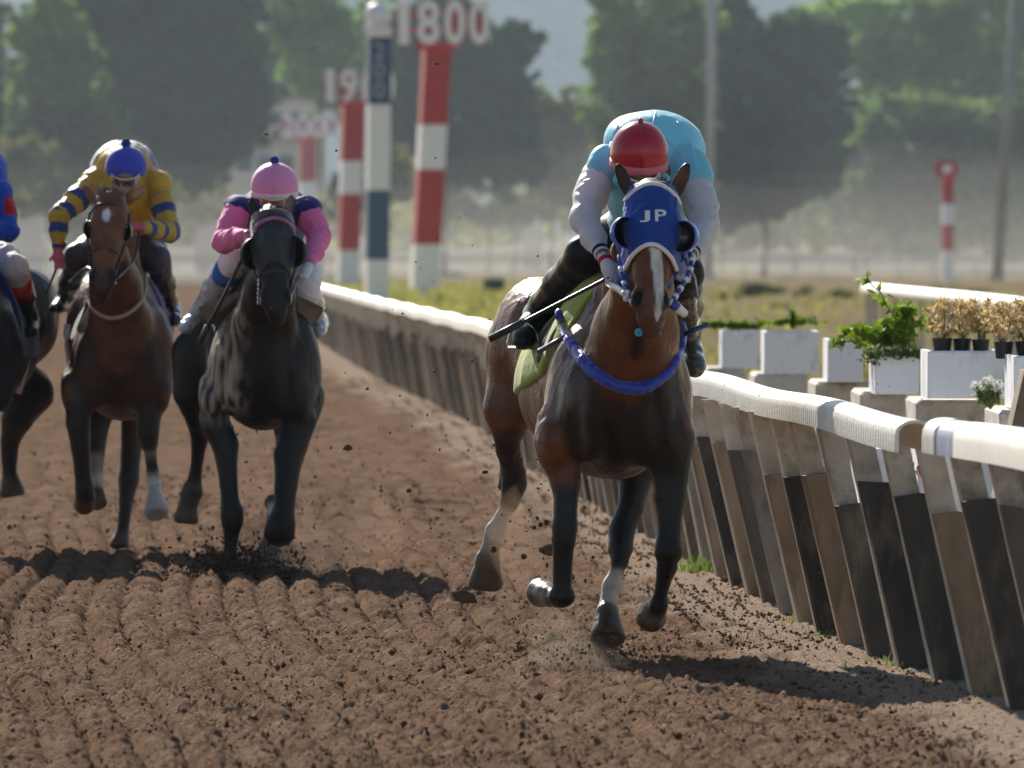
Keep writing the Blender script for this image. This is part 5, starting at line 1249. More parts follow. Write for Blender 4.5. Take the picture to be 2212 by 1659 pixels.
def goggles(c, R, t, sc=1.0, ms=None, up=0.0, lens=None):
    b = MB(); P = lambda a, f, u: np.array(c)+R@np.array([a, f, u])*sc
    V = []; n = 16
    for k in range(n+1):
        a = math.pi*(.12+.76*k/n); x, f = .078*math.cos(a), .098*math.sin(a)
        h = .020 if abs(k-n/2) > 1.2 else .013
        V += [P(x, f+.010, .012-h+up), P(x, f+.012, .012+h+up), P(x, f-.006, .012+h+up), P(x, f-.006, .012-h+up)]
    F = [(4*k+j, 4*k+(j+1) % 4, 4*k+4+(j+1) % 4, 4*k+4+j) for k in range(n) for j in range(4)]+[(3, 2, 1, 0), (4*n, 4*n+1, 4*n+2, 4*n+3)]
    o = mesh_obj('goggles', V, F, lens or M_goggle, t, smooth=False)
    b.tube([P(.082*math.cos(a), .10*math.sin(a), .014+up) for a in np.linspace(.1, math.pi-.1, 20)], .0035, 6)
    b.tube([P(.080*math.cos(a), .102*math.sin(a), .034+up) for a in np.linspace(0, math.pi, 20)], .0045, 6)
    b.obj('goggle_frame', ms or M_strapw, o, smooth=True)
    return o
def down_frame(pitch, yaw=0.0, roll=0.0):
    """face frame of a rider looking at the camera and down by pitch"""
    f = np.array([math.sin(yaw)*math.cos(pitch), -math.cos(yaw)*math.cos(pitch), -math.sin(pitch)]); up0 = np.array([math.sin(roll), 0, math.cos(roll)])
    r = np.cross(up0, f); r /= np.linalg.norm(r); r = -r; u = np.cross(f, r)
    if u[2] < 0: u = -u
    return np.stack([r, f, u], 1)
# ------------------------------------------------------------------ leading rider
J = H1.J
rider1 = thing('person', 'crouched jockey in light blue and white silks with red helmet on the leading horse', 'person', J(1400, 600, .5))
Rf = down_frame(.62, 0, 0.03); hc = J(1382, 372, .02)
SKN = (.17, .085, .055)
S = Sculpt(.008, .02); face(S, J(1384, 386, .0), Rf, SKN)
S.chain([(J(1384, 372, .12), .055), (J(1400, 380, .35), .12)], SKN, .05); S.ell(J(1405, 390, .55), (.17, .30, .15), None, SKN, .05); S.cone(J(1400, 400, .5), J(1390, 500, .95), .15, .14, SKN, .06)
armL = [J(1300, 375, .30), J(1264, 470, .05), J(1302, 552, -.18)]; armR = [J(1500, 400, .30), J(1517, 490, .08), J(1492, 552, -.16)]
for A in (armL, armR): S.chain([(A[0], .05), (A[1], .040), (A[2], .026)], SKN, .03)
hand(S, armL[2], J(1316, 582, -.24), (.25, -.5, -.8), (.9, .0, .3), col=(.62, .60, .64)); hand(S, armR[2], J(1480, 585, -.24), (-.25, -.5, -.8), (-.9, 0, .3), col=(.62, .60, .64))
legL = [J(1362, 505, .98), J(1262, 552, .42), J(1160, 678, .98), J(1133, 728, .74)]; legR = [J(1425, 505, .98), J(1478, 590, .45), J(1484, 735, .92), J(1499, 786, .72)]
for A in (legL, legR): S.chain([(A[0], .11), (A[1], .062), (A[2], .038), (A[3], .03)], SKN, .04)
skin_obj('body', S, M_skin, rider1)
# jacket: light blue body, white sleeves
LB = (.28, .74, .93); WS = (.86, .84, .90)
S = Sculpt(.0085, .05)
S.ell(J(1414, 350, .62), (.205, .34, .215), frame_from((0, .25, 1)), LB, .06)
S.ell(J(1402, 420, .42), (.185, .20, .17), None, LB, .06); S.ell(J(1395, 480, .62), (.165, .26, .16), None, LB, .05)
S.ell(J(1352, 300, .55), (.09, .25, .09), None, LB, .07); S.ell(J(1462, 320, .60), (.11, .25, .11), None, LB, .07)
S.cone(J(1310, 350, .30), J(1300, 378, .26), .078, .080, LB, .04); S.cone(J(1490, 360, .32), J(1500, 385, .28), .085, .085, LB, .04)
# collar points
S.ell(J(1345, 385, .10), (.045, .06, .035), frame_from((.5, 0, -1)), LB, .02); S.ell(J(1428, 388, .10), (.05, .06, .035), frame_from((-.5, 0, -1)), LB, .02)
def lbcol(V, C):
    px = CX+FPX*V[:, 0]/V[:, 1]; py = HY+FPX*(EYE-V[:, 2])/V[:, 1]; q = np.clip((py-475)/14, 0, 1)[:, None]; f = np.clip((38.2-V[:, 1])/.1, 0, 1)[:, None]
    return C*(1-q*f)+np.array([.55, .76, .86])*q*f
def jk(V, C):
    q = np.clip((vnoise(V[:, 0]*6+3, V[:, 1]*5, V[:, 2]*5)-.5)*4, 0, 1)[:, None]; C = C*(1-q*.25)+np.array([.48, .84, .94])*q*.25
    return np.where((V[:, 2] < 1.86)[:, None], (.50, .74, .86), C)
_jk = skin_obj('jacket', S, M_silk, rider1, folds=.0009, scale=12, colfn=jk)
b = MB()
jb = bvh(*_jk[1:])
for pts in ([(1416, 240), (1412, 262), (1408, 275)], [(1340, 262), (1322, 300), (1312, 340)], [(1462, 262), (1492, 310), (1506, 368)], [(1440, 300), (1470, 330), (1486, 372)]):
    P = []
    for p in spline([(x, y, 0) for x, y in pts], 12):
        h, n_ = on(jb, p[0], p[1], off=.001)
        if h is not None: P.append(h)
    if len(P) > 3: b.tube(P, .0035, 6)
o = b.obj('jacket_seam', mat('seam_blue', (.32, .70, .86), .5), rider1, smooth=True); o['kind'] = 'stuff'
for nm, A, q in (('sleeve', armL, -1), ('sleeve', armR, 1)):
    S = Sculpt(.0075, .03); e = A[1]; mid = (A[0]+e)/2
    S.chain([(A[0]+np.array([q*.004, -.03, .0]), .074), (mid+np.array([q*.012, 0, 0]), .068), (e+np.array([q*.006, 0, -.01]), .060)], WS, .04); S.chain([(e, .059), ((e+A[2])/2+np.array([0, 0, -.010]), .051), (A[2]*.85+e*.15, .034)], WS, .03)
    dv = (A[2]-e)/np.linalg.norm(A[2]-e)
    def fd(V, e=e, dv=dv): 
        a = vnoise(V[:, 0]*14, V[:, 1]*10, V[:, 2]*24+np.sin(V[:, 0]*40)*.4); return .009*(np.abs(a-.5)*2)-.003
    skin_obj(nm, S, M_silk, rider1, folds=.0024, scale=14, disp=fd)
    b = MB(); b.tube([A[2]*.86+e*.14, A[2]*.93+e*.07], .037, 14); b.obj('navy_cuff', mat('navy_cloth', (.012, .016, .06), .7), rider1, smooth=True)
    b = MB(); b.tube([A[2]*.93+e*.07, A[2]*.96+e*.04], .0355, 14); b.obj('white_cuff', M_bwhite, rider1, smooth=True)
b = MB(); w_ = armL[2]; dv = (J(1316, 582, -.24)-w_); b.tube([w_+dv*.28, w_+dv*.50], .0315, 12); b.obj('wrist_band', mat('red_cloth', (.45, .02, .03), .6), rider1, smooth=True)
M_redh = mat('red_helmet', (.44, .004, .028), .28, coat=.3, bump=.0012, bscale=16); M_pinkb = mat('pink_band', (.62, .14, .20), .4, bump=.001, bscale=60)
o = helmet(J(1381, 332, .02), np.array([.124, .135, .140]), down_frame(.30, 0, .03), M_redh, rider1, band=.022, mband=M_pinkb, button=.012, mbutton=M_redh)
goggles(J(1384, 382, .0), Rf, rider1, 1.02, up=.012)
# breeches, boots
M_brb = mat('black_breeches', (.007, .006, .010), .40, coat=.14, spec=.15, bump=.001, bscale=14)
for A, q in ((legL, -1), (legR, 1)):
    S = Sculpt(.008, .05); S.chain([(A[0], .135), ((A[0]*.4+A[1]*.6), .105), (A[1], .082)], BLK, .05); S.cone(A[1], A[1]*.75+A[2]*.25, .080, .074, BLK, .03); skin_obj('breeches_leg', S, M_brb, rider1, folds=.0003, scale=6)
    S = Sculpt(.007, .03); k0 = A[1]*.80+A[2]*.20; S.chain([(k0, .074), (A[1]*.5+A[2]*.5, .074), (A[1]*.15+A[2]*.85, .062), (A[2], .060)], BLK, .03)
    toe = A[3]; S.cone(A[2]+np.array([0, .02, -.01]), A[2]*.4+toe*.6, .054, .058, BLK, .03); S.ell(toe, (.054, .090, .050), frame_from(A[2]-toe, (1, 0, 0))[:, [0, 2, 1]], BLK, .02)
    S.cone(k0, k0*.97+A[2]*.03, .078, .078, BLK, .006)
    skin_obj('boot', S, M_boot if q < 0 else mat('mottled_boot', (.05, .045, .04), .25, dirt=(.25, .22, .18), dirt_scale=22, dirt_amt=.8, coat=.5, stretch=(1, 1, 3)), rider1, folds=.0, scale=8)  # right boot: dark, mottled with paler streaks
b = MB(); c = J(1130, 752, .74)
b.tube([c+np.array([-.07, 0, .0]), c+np.array([.07, 0, .0])], .007, 8); b.tube([c+np.array([math.cos(a)*.07, 0, math.sin(a)*.11]) for a in np.linspace(0, math.pi, 14)], .005, 8); b.obj('stirrup', M_steel, horse1, smooth=True)
# whip in the left-hand side of the picture
a, e = J(1058, 733, -.16), J(1318, 598, -.26)
w1 = thing('riding_whip', 'black riding whip held low beside the leading horse', 'whip', (a+e)/2); b = MB(); b.tube([a, a*.72+e*.28], [.0165, .0145], 12); b.obj('flap_end', mat('black_leather_glossy', (.010, .008, .016), .35, coat=.2), w1, smooth=True)
b = MB(); b.tube([a*.715+e*.285+(e-a)*k/40*.715 for k in range(41)], [.0075+.0012*(k % 2) for k in range(41)], 10); b.obj('shaft', MATS['black_leather_glossy'], w1, smooth=True)
# ================================================================== the chasing horses
def mapped(H, X0, G0, k, own, dx=0):
    """reuses the proportions measured on the leading horse at another place and size"""
    class M: pass
    m = M()
    def J_(x, y, dy=0.0): return H.J(X0+(x-1330+81*dy)*k+own*dy, G0+(y-1430)*k, dy)
    return J_
def make_horse(H, name_label, X0, G0, k, own, poll, chin, pal, legs, ears, eyes=True, group='race horses galloping on the dirt track', h=.0145, star=None, colfn=None, m=M_coat2, wide=0.0):
    Jm = mapped(H, X0, G0, k, own); J = H.J; S = Sculpt(h, .05); BAY, BAYD, LEG = pal['bay'], pal['dark'], pal['leg']
    a = math.atan2(own/(FPX/H.Y), 1.0); R_ = np.array([[math.cos(a), math.sin(a), 0], [-math.sin(a), math.cos(a), 0], [0, 0, 1.0]])
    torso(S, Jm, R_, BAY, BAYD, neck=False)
    if wide:
        for q in (-1, 1): c = Jm(1207, 800, 1.55); S.ell(c+np.array([q*wide, 0, -.05]), (.15, .30, .30), None, BAY, .08)
    F, R, sc = head_frame(J(*poll), J(*chin))
    p = J(*poll); tb = F(0, -.03, .35)
    S.chain([(p+np.array([0, .10, -.03]), .080), ((p+Jm(1318, 640, .40))/2+np.array([0, 0, -.02]), .105), (Jm(1325, 655, .40), .12)], BAY, .07)
    S.chain([(tb+np.array([0, .06, 0]), .085), ((tb+Jm(1345, 760, .02))/2+np.array([0, .03, 0]), .13), (Jm(1345, 750, .0), .165), (Jm(1340, 835, .06), .19)], BAY, .07)
    for q in (-1, 1): S.cone((tb+np.array([q*.06, .05, -.1])), Jm(1340+q*62, 790, .03), .045, .06, BAY, .05)
    for L_ in legs:
        kk = L_[0]
        for (x0, y0, d0, r0, c0), (x1, y1, d1, r1, c1) in zip(L_[1][:-1], L_[1][1:]): S.cone(J(x0, y0, d0), J(x1, y1, d1), r0, r1, c1, .012 if kk == 't' else .03)
        (xa, ya, da, ra, ca), (xb, yb_, db, rb, cb) = L_[1][-2:]
        if cb in (HF,) or rb >= .06: u = J(xb, yb_, db)-J(xa, ya, da); u /= np.linalg.norm(u); S.ell(J(xb, yb_, db)+u*(rb*.45+.10), (.22, .22, .10), frame_from(u), cb, .004, -1)
    C_ = dict(head=pal.get('head', BAY), dark=BAYD, muzzle=pal['muzzle'])
    head_shapes(S, F, R, sc, C_)
    for (bx, by, tx, ty, w_, inn, fc) in ears: ear(S, J(bx, by, poll[2]+.02), J(tx, ty, poll[2]+.03), w_, pal.get('ear', BAYD), inn, facing=fc)
    V, Fc, C = S.build(smooth=2, colblur=5); N = normals(V, Fc)
    V = V+N*(skin_relief(V)*np.where(V[:, 2] < .8, .4, 1))[:, None]
    if colfn is not None: C = colfn(V, C, F, R, sc)
    t = thing('race_horse', name_label, 'horse', Jm(1300, 1430, .6)*np.array([1, 1, 0]), group)
    mesh_obj('body', V, Fc, m, t, smooth=True, col=C)
    for q in (-1, 1): b = MB(); b.sphere(F(q*.092, .052, .31), .018*sc, 12, 8); b.obj('eye', M_eye, t, smooth=True)
    return t, Jm, F, R, sc, bvh(V, Fc)
tag(horse1, group='race horses galloping on the dirt track')
LG = (.020, .017, .018); HF = (.07, .055, .045); WH = (.50, .45, .42)
# ------------------------------------------------ black horse with the pink capped rider
H3 = Horse(47.5)
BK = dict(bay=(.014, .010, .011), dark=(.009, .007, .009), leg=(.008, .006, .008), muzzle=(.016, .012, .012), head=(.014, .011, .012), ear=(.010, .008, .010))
l = BK['leg']
legs3 = [
 ('t', [(462, 905, .08, .085, l), (486, 960, .05, .075, l), (493, 1030, .0, .052, l), (497, 1080, -.02, .050, l), (501, 1105, -.03, .062, l), (502, 1125, -.03, .060, l), (499, 1160, -.01, .040, l), (498, 1195, .0, .036, l), (498, 1222, .0, .045, l)]),
 ('t', [(648, 905, .08, .092, l), (622, 985, .02, .078, l), (618, 1050, -.05, .062, l), (614, 1095, -.08, .056, l), (608, 1130, -.10, .076, l), (604, 1150, -.09, .085, l)]),
 ('t', [(604, 1150, -.09, .082, l), (598, 1125, .10, .050, l), (594, 1098, .22, .040, (.45, .42, .40)), (590, 1085, .26, .052, HF)]),  # pale pastern: a sunlit sliver painted into the leg colour
 ('t', [(640, 860, 1.5, .16, BK['bay']), (630, 960, 1.25, .09, l), (618, 1050, 1.15, .055, l), (596, 1110, 1.05, .05, l), (585, 1160, .85, .040, l), (580, 1180, .80, .048, l), (578, 1222, .78, .088, (.06, .038, .030))]),
 ('t', [(430, 770, 1.55, .165, BK['bay']), (412, 850, 1.50, .10, l), (424, 905, 1.60, .062, l), (432, 945, 1.72, .050, l), (427, 990, 1.76, .036, l), (420, 1040, 1.78, .040, l), (416, 1060, 1.78, .062, l), (404, 1098, 1.80, .055, HF), (402, 1118, 1.80, .074, HF)])]
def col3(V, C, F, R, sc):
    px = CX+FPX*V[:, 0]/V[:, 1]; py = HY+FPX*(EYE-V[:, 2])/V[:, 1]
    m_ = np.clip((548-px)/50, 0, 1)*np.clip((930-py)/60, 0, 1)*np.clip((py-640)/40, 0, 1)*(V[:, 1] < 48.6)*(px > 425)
    f = vnoise(V[:, 0]*50, V[:, 1]*50, V[:, 2]*9); dust = np.clip((f-.30)*2.4, 0, 1)*m_  # dusty sweat streaks, doubling as painted highlights on the left flank
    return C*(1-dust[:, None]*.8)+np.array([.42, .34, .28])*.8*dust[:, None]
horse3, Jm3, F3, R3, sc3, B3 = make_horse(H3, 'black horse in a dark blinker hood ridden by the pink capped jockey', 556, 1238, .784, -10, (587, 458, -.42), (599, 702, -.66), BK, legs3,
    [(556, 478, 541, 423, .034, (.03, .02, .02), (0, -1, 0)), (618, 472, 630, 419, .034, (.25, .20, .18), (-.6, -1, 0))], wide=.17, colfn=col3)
M_bhood = mat('black_hood', (.012, .011, .016), .55, sheen=.3, bump=.004, bscale=26)
def hood_for(F, R, sc, m, t, low_mid=.40, curve=16, side=.62, g=.012):
    S = Sculpt(.008, .03); head_shapes(S, F, R, sc, CHh, g=g, mouth=False, jaw=False)
    S.cone(F(0, -.06, .08), F(0, -.09, .4), .10*sc, .11*sc, (1, 1, 1), .05)
    def clip(X, Y, Z):
        p = F(0, 0, 0); x, y, z = X-float(p[0]), Y-float(p[1]), Z-float(p[2])
        a = (x*R[0, 0]+y*R[1, 0]+z*R[2, 0])/sc; b_ = (x*R[0, 2]+y*R[1, 2]+z*R[2, 2])/(.62*sc)
        return np.maximum(np.maximum(b_-(low_mid+curve*a*a), b_-side)*.3, (.02-b_)*.3)
    S.clips.append(clip); V, Fc, _ = S.build(smooth=2); N = normals(V, Fc); wr = vnoise(V[:, 0]*15+3, V[:, 1]*12, V[:, 2]*9+V[:, 0]*9); V = V+N*(.006*np.exp(-((wr-.5)/.07)**2))[:, None]; o = mesh_obj('hood', V, Fc, m, t, smooth=True); return bvh(V, Fc)
BH3 = hood_for(F3, R3, sc3, M_bhood, horse3, low_mid=.52)
M_bcup = mat('black_cup', rough=.5, attr='Col', spec=.2)
cup(F3(-.100, .060, .40), -1, (.076, .076, .086), (.70, -.72, .0), (.010, .009, .012), (.006, .005, .006), M_bcup, horse3, h=.0045)
cup(F3(.100, .060, .40), 1, (.076, .076, .086), (-.70, -.72, .0), (.010, .009, .012), (.006, .005, .006), M_bcup, horse3, h=.0045)
M_pinkt = mat('pink_browband', (.55, .16, .34), .5)
P = [(549, 503), (556, 487), (572, 476), (592, 471), (612, 475), (628, 486), (636, 504)]
for k in range(30):
    pass
draped(BH3, P, .010, .004, M_pinkt, 'browband', horse3, n=60, off=.004)
Pn = spline([(x, y, 0) for x, y in P], 34); b = MB()
for k in range(0, 34, 2):
    h, n_ = on(BH3, Pn[k][0], Pn[k][1], Y0=44, off=.008)
    if h is not None: b.sphere(h, .008, 6, 5)
o = b.obj('browband_bead', mat('blue_bead', (.05, .08, .35), .4), horse3, smooth=True); o['kind'] = 'stuff'
def tubepart(name, pts, r, m, t, n=16, flat=1.0): b = MB(); b.tube(spline(pts, n), r, 8, flat=flat); return b.obj(name, m, t, smooth=True)
J = H3.J
tubepart('noseband', [F3(-.075, .02, .60), F3(-.055, .085, .60), F3(0, .105, .585), F3(.055, .085, .60), F3(.075, .02, .60)], .009, M_leather, horse3, flat=.5)
tubepart('cheek_strap', [F3(-.105, .0, .50), F3(-.08, .01, .66), F3(-.062, .03, .80)], .008, M_leather, horse3)
tubepart('cheek_strap', [F3(.105, .0, .50), F3(.08, .01, .66), F3(.062, .03, .80)], .008, M_leather, horse3)
for q in (-1, 1): b = MB(); c = F3(q*.070, .035, .80); b.tube([c+.028*np.array([0.3*math.cos(a)*q, -math.cos(a), math.sin(a)]) for a in np.linspace(0, 2*math.pi, 17)], .005, 6, cap=False); b.obj('bit_ring', M_steel, horse3, smooth=True)
for k in range(7): b = MB(); c = F3(-.080-.002*k, .03-.006*k, .58+.035*k); b.sphere(c, (.008, .008, .013), 8, 6); b.obj('chain_link', M_steel, horse3, smooth=True)
tubepart('martingale', [Jm3(1248, 700, .30), Jm3(1225, 760, .12), Jm3(1262, 840, -.06), Jm3(1310, 880, -.13)], .007, M_leather, horse3)
tubepart('rein', [F3(-.068, .03, .80), J(565, 640, -.30), J(540, 560, -.10), J(532, 520, .0)], .007, M_leather, horse3)
tubepart('rein', [F3(.068, .03, .80), J(645, 600, -.30), J(655, 575, -.05)], .007, M_leather, horse3)
hair_tuft('forelock', [F3(q*.01, .03, .01) for q in range(-4, 5)], (0, -.6, .2), .06, 160, M_mane, horse3, .4)
tubepart('tail', [Jm3(1215, 690, 1.93), Jm3(1205, 720, 2.1), Jm3(1200, 850, 2.3), Jm3(1200, 950, 2.35)], .05, M_mane, horse3)
OLV = (.12, .095, .075)
def c3(V): return np.where((V[:, 1]-47.5 > .62)[:, None], np.array(BLK)*1.0, np.array(BLK))
def prims_for(Jm): return [lambda S, g: S.ell(Jm(1312, 815, .48), (.255, .55, .38), None, (1, 1, 1), .08, grow=g), lambda S, g: S.ell(Jm(1262, 830, 1.0), (.285, .55, .335), None, (1, 1, 1), .10, grow=g), lambda S, g: S.ell(Jm(1318, 690, .50), (.13, .42, .18), None, (1, 1, 1), .12, grow=g)]
saddlecloth(prims_for(Jm3), .38, .98, lambda X, Y: 1.20+.0*X, c3, M_cloth, horse3, 47.5, h=.011)
def flap_panel(t, pts, Y, th, m, name='saddle_flap'):
    a = [J_ for J_ in pts]; V = [np.array(p) for p in a]+[np.array(p)+np.array([0, th, 0]) for p in a]; n = len(a)
    return mesh_obj(name, V, [tuple(range(n)), tuple(range(2*n-1, n-1, -1))]+[(k, n+k, n+(k+1) % n, (k+1) % n) for k in range(n)], m, t)
M_olive = mat('worn_leather', (.16, .115, .085), .5, noise=.3, nscale=12, bump=.003, bscale=25)
flap_panel(horse3, [J(428, 664, .12), J(514, 630, .06), J(518, 640, .06), J(446, 696, .14)], 0, .03, M_olive)
flap_panel(horse3, [J(440, 680, .16), J(486, 728, .18), J(516, 640, .14)], 0, .03, M_leather)
flap_panel(horse3, [J(640, 640, .10), J(697, 668, .16), J(695, 678, .16), J(670, 708, .18), J(652, 692, .14)], 0, .03, M_olive)
flap_panel(horse3, [J(640, 636, .09), J(698, 664, .15), J(698, 669, .15), J(640, 643, .09)], 0, .035, M_leather)
tubepart('girth', [J(674, 720, .70), J(672, 770, .70), J(668, 830, .72)], .02, M_bre, horse3, flat=.4)
# rider
rider3 = thing('person', 'jockey with pink cap and pink sleeves over a navy body on the black horse', 'person', J(590, 560, .5), 'jockeys riding behind the leader')
def simple_rider(t, J, H, hc, arms, legs, torso_, mats, jcol, skin=SKIN, gl=None, pitch=.45, roll=0.0, hr=(.120, .130, .128), hand_col=(.5, .3, .25), hands_dir=None, sleeve_fn=None, folds=.004, pom=.024, band=False, h=.0095):
    Rf = down_frame(pitch, 0, roll); S = Sculpt(.0105, .02); c = J(*hc); face(S, c, Rf, skin)
    S.chain([(c+np.array([0, .10, 0]), .055), (torso_[0][0], .10)], skin, .05); S.chain([(torso_[0][0], .12), (torso_[1][0], .13)], skin, .05)
    for k, A in enumerate(arms):
        S.chain([(A[0], .045), (A[1], .036), (A[2], .025)], skin, .03)
        hd = hands_dir[k] if hands_dir else ((1 if k == 0 else -1)*.3, -.6, -.6)
        w_ = A[2]; f = np.array(hd[:3], float); f /= np.linalg.norm(f); hand(S, w_, w_+f*.065, f, ((.2 if k == 0 else -.2)+.6*(1 if k == 0 else -1), .3, .3) if len(hd) < 6 else hd[3:6], col=hand_col[k] if isinstance(hand_col[0], tuple) else hand_col, curl=.55 if len(hd) > 6 else 1.0)
    for A in legs: S.chain([(A[0], .10), (A[1], .055), (A[2], .036), (A[3], .03)], skin, .04)
    skin_obj('body', S, M_skin, t)
    S = Sculpt(h, .06)
    for (p, r, R) in torso_: S.ell(p, r, R, (1, 1, 1))
    for k, A in enumerate(arms): S.ell(A[0], (.085, .10, .075), None, (1, 1, 1), .04)
    skin_obj('jacket', S, mats['jacket'], t, folds=folds, scale=13, colfn=lambda V, C: jcol(V))
    for k, A in enumerate(arms):
        S = Sculpt(h*.9, .03); e = A[1]; S.chain([(A[0], .074), ((A[0]+e)/2, .068), (e, .060)], (1, 1, 1), .03); S.chain([(e, .059), ((e+A[2])/2, .052), (A[2]*.92+e*.08, .036)], (1, 1, 1), .02)
        sf = (lambda V, C, A=A: sleeve_fn(V, A)); skin_obj('sleeve', S, mats['sleeve'], t, folds=folds*1.2, scale=17, colfn=sf)
    for k, A in enumerate(legs):
        S = Sculpt(h, .05); S.chain([(A[0], .13), (A[0]*.4+A[1]*.6, .10), (A[1], .078)], (1, 1, 1), .05); S.cone(A[1], A[1]*.7+A[2]*.3, .075, .064, (1, 1, 1), .03); skin_obj('breeches_leg', S, mats['breeches'][k], t, folds=.004, scale=14)
        S = Sculpt(h*.85, .03); k0 = A[1]*.72+A[2]*.28; S.chain([(k0, .066), (A[1]*.5+A[2]*.5, .064), (A[1]*.15+A[2]*.85, .046), (A[2], .044), (A[2]*.4+A[3]*.6, .046)], (1, 1, 1), .03); S.ell(A[3], (.044, .078, .038), frame_from(A[2]-A[3])[:, [0, 2, 1]], (1, 1, 1), .02)
        skin_obj('boot', S, mats['boot'][k], t, folds=.003, scale=20)
    up = Rf[:, 2]; o = helmet(J(hc[0], hc[1], hc[2])+np.array([0, .01, .062])+Rf[:, 1]*(-.02), np.array(hr), down_frame(pitch*.35, 0, roll), mats['cap'], t, button=pom, mbutton=mats['pom'], band=.016 if band else None, mband=mats.get('band'))
    goggles(c, Rf, t, 1.04, lens=gl, up=.008)
M_pink = mat('pink_cap', (.78, .26, .52), .55, bump=.002, bscale=40, sheen=.3); M_bluepom = mat('blue_pompom', (.03, .06, .30), .9, bump=.01, bscale=120)
M_silver = mat('silver_boot', (.42, .42, .48), .22, coat=.6, noise=.5, nscale=14, dirt=(.03, .03, .035), dirt_scale=14, dirt_amt=.9, stretch=(1, 1, 2))
PK = np.array([.85, .19, .43]); NV = np.array([.022, .028, .17])
arms3 = [[J(517, 450, .30), J(487, 527, .02), J(540, 500, -.22)], [J(664, 452, .30), J(682, 530, .12), J(676, 575, -.10)]]
arms3[1][1] = J(690, 515, .15); arms3[1][2] = J(668, 572, -.18); arms3[0][1] = J(484, 522, .08); arms3[0][2] = J(534, 508, -.24)
legs3r = [[J(545, 560, .85), J(505, 566, .36), J(416, 690, .80), J(404, 706, .56)], [J(640, 570, .85), J(660, 620, .40), J(690, 700, .82), J(688, 716, .58)]]
simple_rider(rider3, J, H3, (593, 430, .0), arms3, legs3r,
    [(J(592, 452, .55), (.185, .32, .14), None), (J(592, 500, .62), (.16, .30, .17), None), (J(592, 470, .35), (.15, .16, .12), None)],
    dict(jacket=M_knit, sleeve=M_knit, breeches=[M_bre, M_bre], boot=[M_silver, M_silver], cap=M_pink, pom=M_bluepom, band=mat('pale_pink_band', (.8, .55, .62), .5)),
    lambda V: np.repeat(NV[None], len(V), 0), skin=(.30, .15, .10), gl=mat('amber_lens', (.20, .07, .02), .08, coat=1.0), sleeve_fn=lambda V, A: np.repeat(PK[None], len(V), 0), hr=(.129, .135, .128), band=True, hand_col=((.72, .2, .42), (.7, .7, .75)))
b = MB(); A = legs3r[0]; b.tube([A[1]*.92+A[2]*.08, A[1]*.74+A[2]*.26], [.082, .074], 14); b.obj('blue_knee_strap', mat('blue_strap', (.05, .14, .45), .6), rider3, smooth=True)
w3 = thing('riding_whip', 'long dark whip slanting down beside the black horse', 'whip', J(480, 650, -.1)); b = MB(); b.tube([J(524, 558, -.26), J(478, 650, -.12), J(436, 730, .0)], [.010, .010, .014], 8); b.obj('shaft', M_leather, w3, smooth=True); b = MB(); b.tube([J(450, 704, -.04), J(433, 738, .0)], [.018, .018], 8); b.obj('flap_end', M_leather, w3, smooth=True)
# ------------------------------------------------ bay horse with the blue capped rider
H2 = Horse(50.0); J = H2.J
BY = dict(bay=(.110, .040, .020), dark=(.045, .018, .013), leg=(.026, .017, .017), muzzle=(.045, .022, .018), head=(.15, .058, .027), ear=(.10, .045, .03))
l = BY['leg']; w_ = (.48, .43, .42)
legs2 = [
 ('t', [(166, 830, .06, .088, BY['bay']), (170, 885, .02, .074, l), (168, 912, -.02, .070, l), (174, 965, .0, .056, l), (178, 1020, .04, .046, l), (183, 1055, .06, .055, l), (184, 1075, .10, .056, l), (182, 1090, .16, .064, (.10, .05, .04))]),
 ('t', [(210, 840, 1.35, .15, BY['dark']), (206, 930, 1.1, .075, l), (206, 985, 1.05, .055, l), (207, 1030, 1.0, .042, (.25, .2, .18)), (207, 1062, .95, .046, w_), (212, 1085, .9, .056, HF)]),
 ('t', [(332, 840, .05, .085, BY['bay']), (324, 895, .0, .066, l), (320, 935, -.04, .064, l), (322, 958, -.03, .050, l), (326, 985, .02, .033, (.2, .17, .17)), (330, 1018, .06, .038, l), (332, 1040, .08, .044, w_), (333, 1062, .04, .040, w_), (336, 1082, -.02, .055, w_), (338, 1102, -.06, .074, w_)]),
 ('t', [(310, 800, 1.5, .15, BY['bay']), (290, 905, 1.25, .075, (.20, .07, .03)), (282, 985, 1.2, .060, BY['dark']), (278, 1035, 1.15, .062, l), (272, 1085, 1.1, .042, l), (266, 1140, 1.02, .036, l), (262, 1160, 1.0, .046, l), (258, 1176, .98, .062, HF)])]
def col2(V, C, F, R, sc):
    rel = (V-F(0, 0, 0))@R; a, f, b_ = rel[:, 0]/sc, rel[:, 1]/sc, rel[:, 2]/(.62*sc)
    st = np.clip((1-((a+.008)/.026)**2-((b_-.245)/.075)**2)*3, 0, 1)*(f > .02)*(b_ < .5)
    return C*(1-st[:, None])+np.array([.66, .62, .64])*st[:, None]
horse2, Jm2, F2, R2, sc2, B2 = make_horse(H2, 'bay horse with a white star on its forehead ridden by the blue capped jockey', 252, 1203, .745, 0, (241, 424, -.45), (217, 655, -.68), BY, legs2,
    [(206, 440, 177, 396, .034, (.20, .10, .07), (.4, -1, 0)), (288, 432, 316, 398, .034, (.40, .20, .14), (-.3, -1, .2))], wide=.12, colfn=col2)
tubepart('noseband', [F2(-.082, -.01, .55), F2(-.062, .075, .56), F2(0, .105, .55), F2(.062, .075, .56), F2(.082, -.01, .55)], .010, M_leather, horse2, flat=.5)
tubepart('browband', [F2(-.102, .02, .17), F2(-.06, .085, .14), F2(0, .105, .13), F2(.06, .085, .14), F2(.102, .02, .17)], .008, M_leather, horse2, flat=.5)
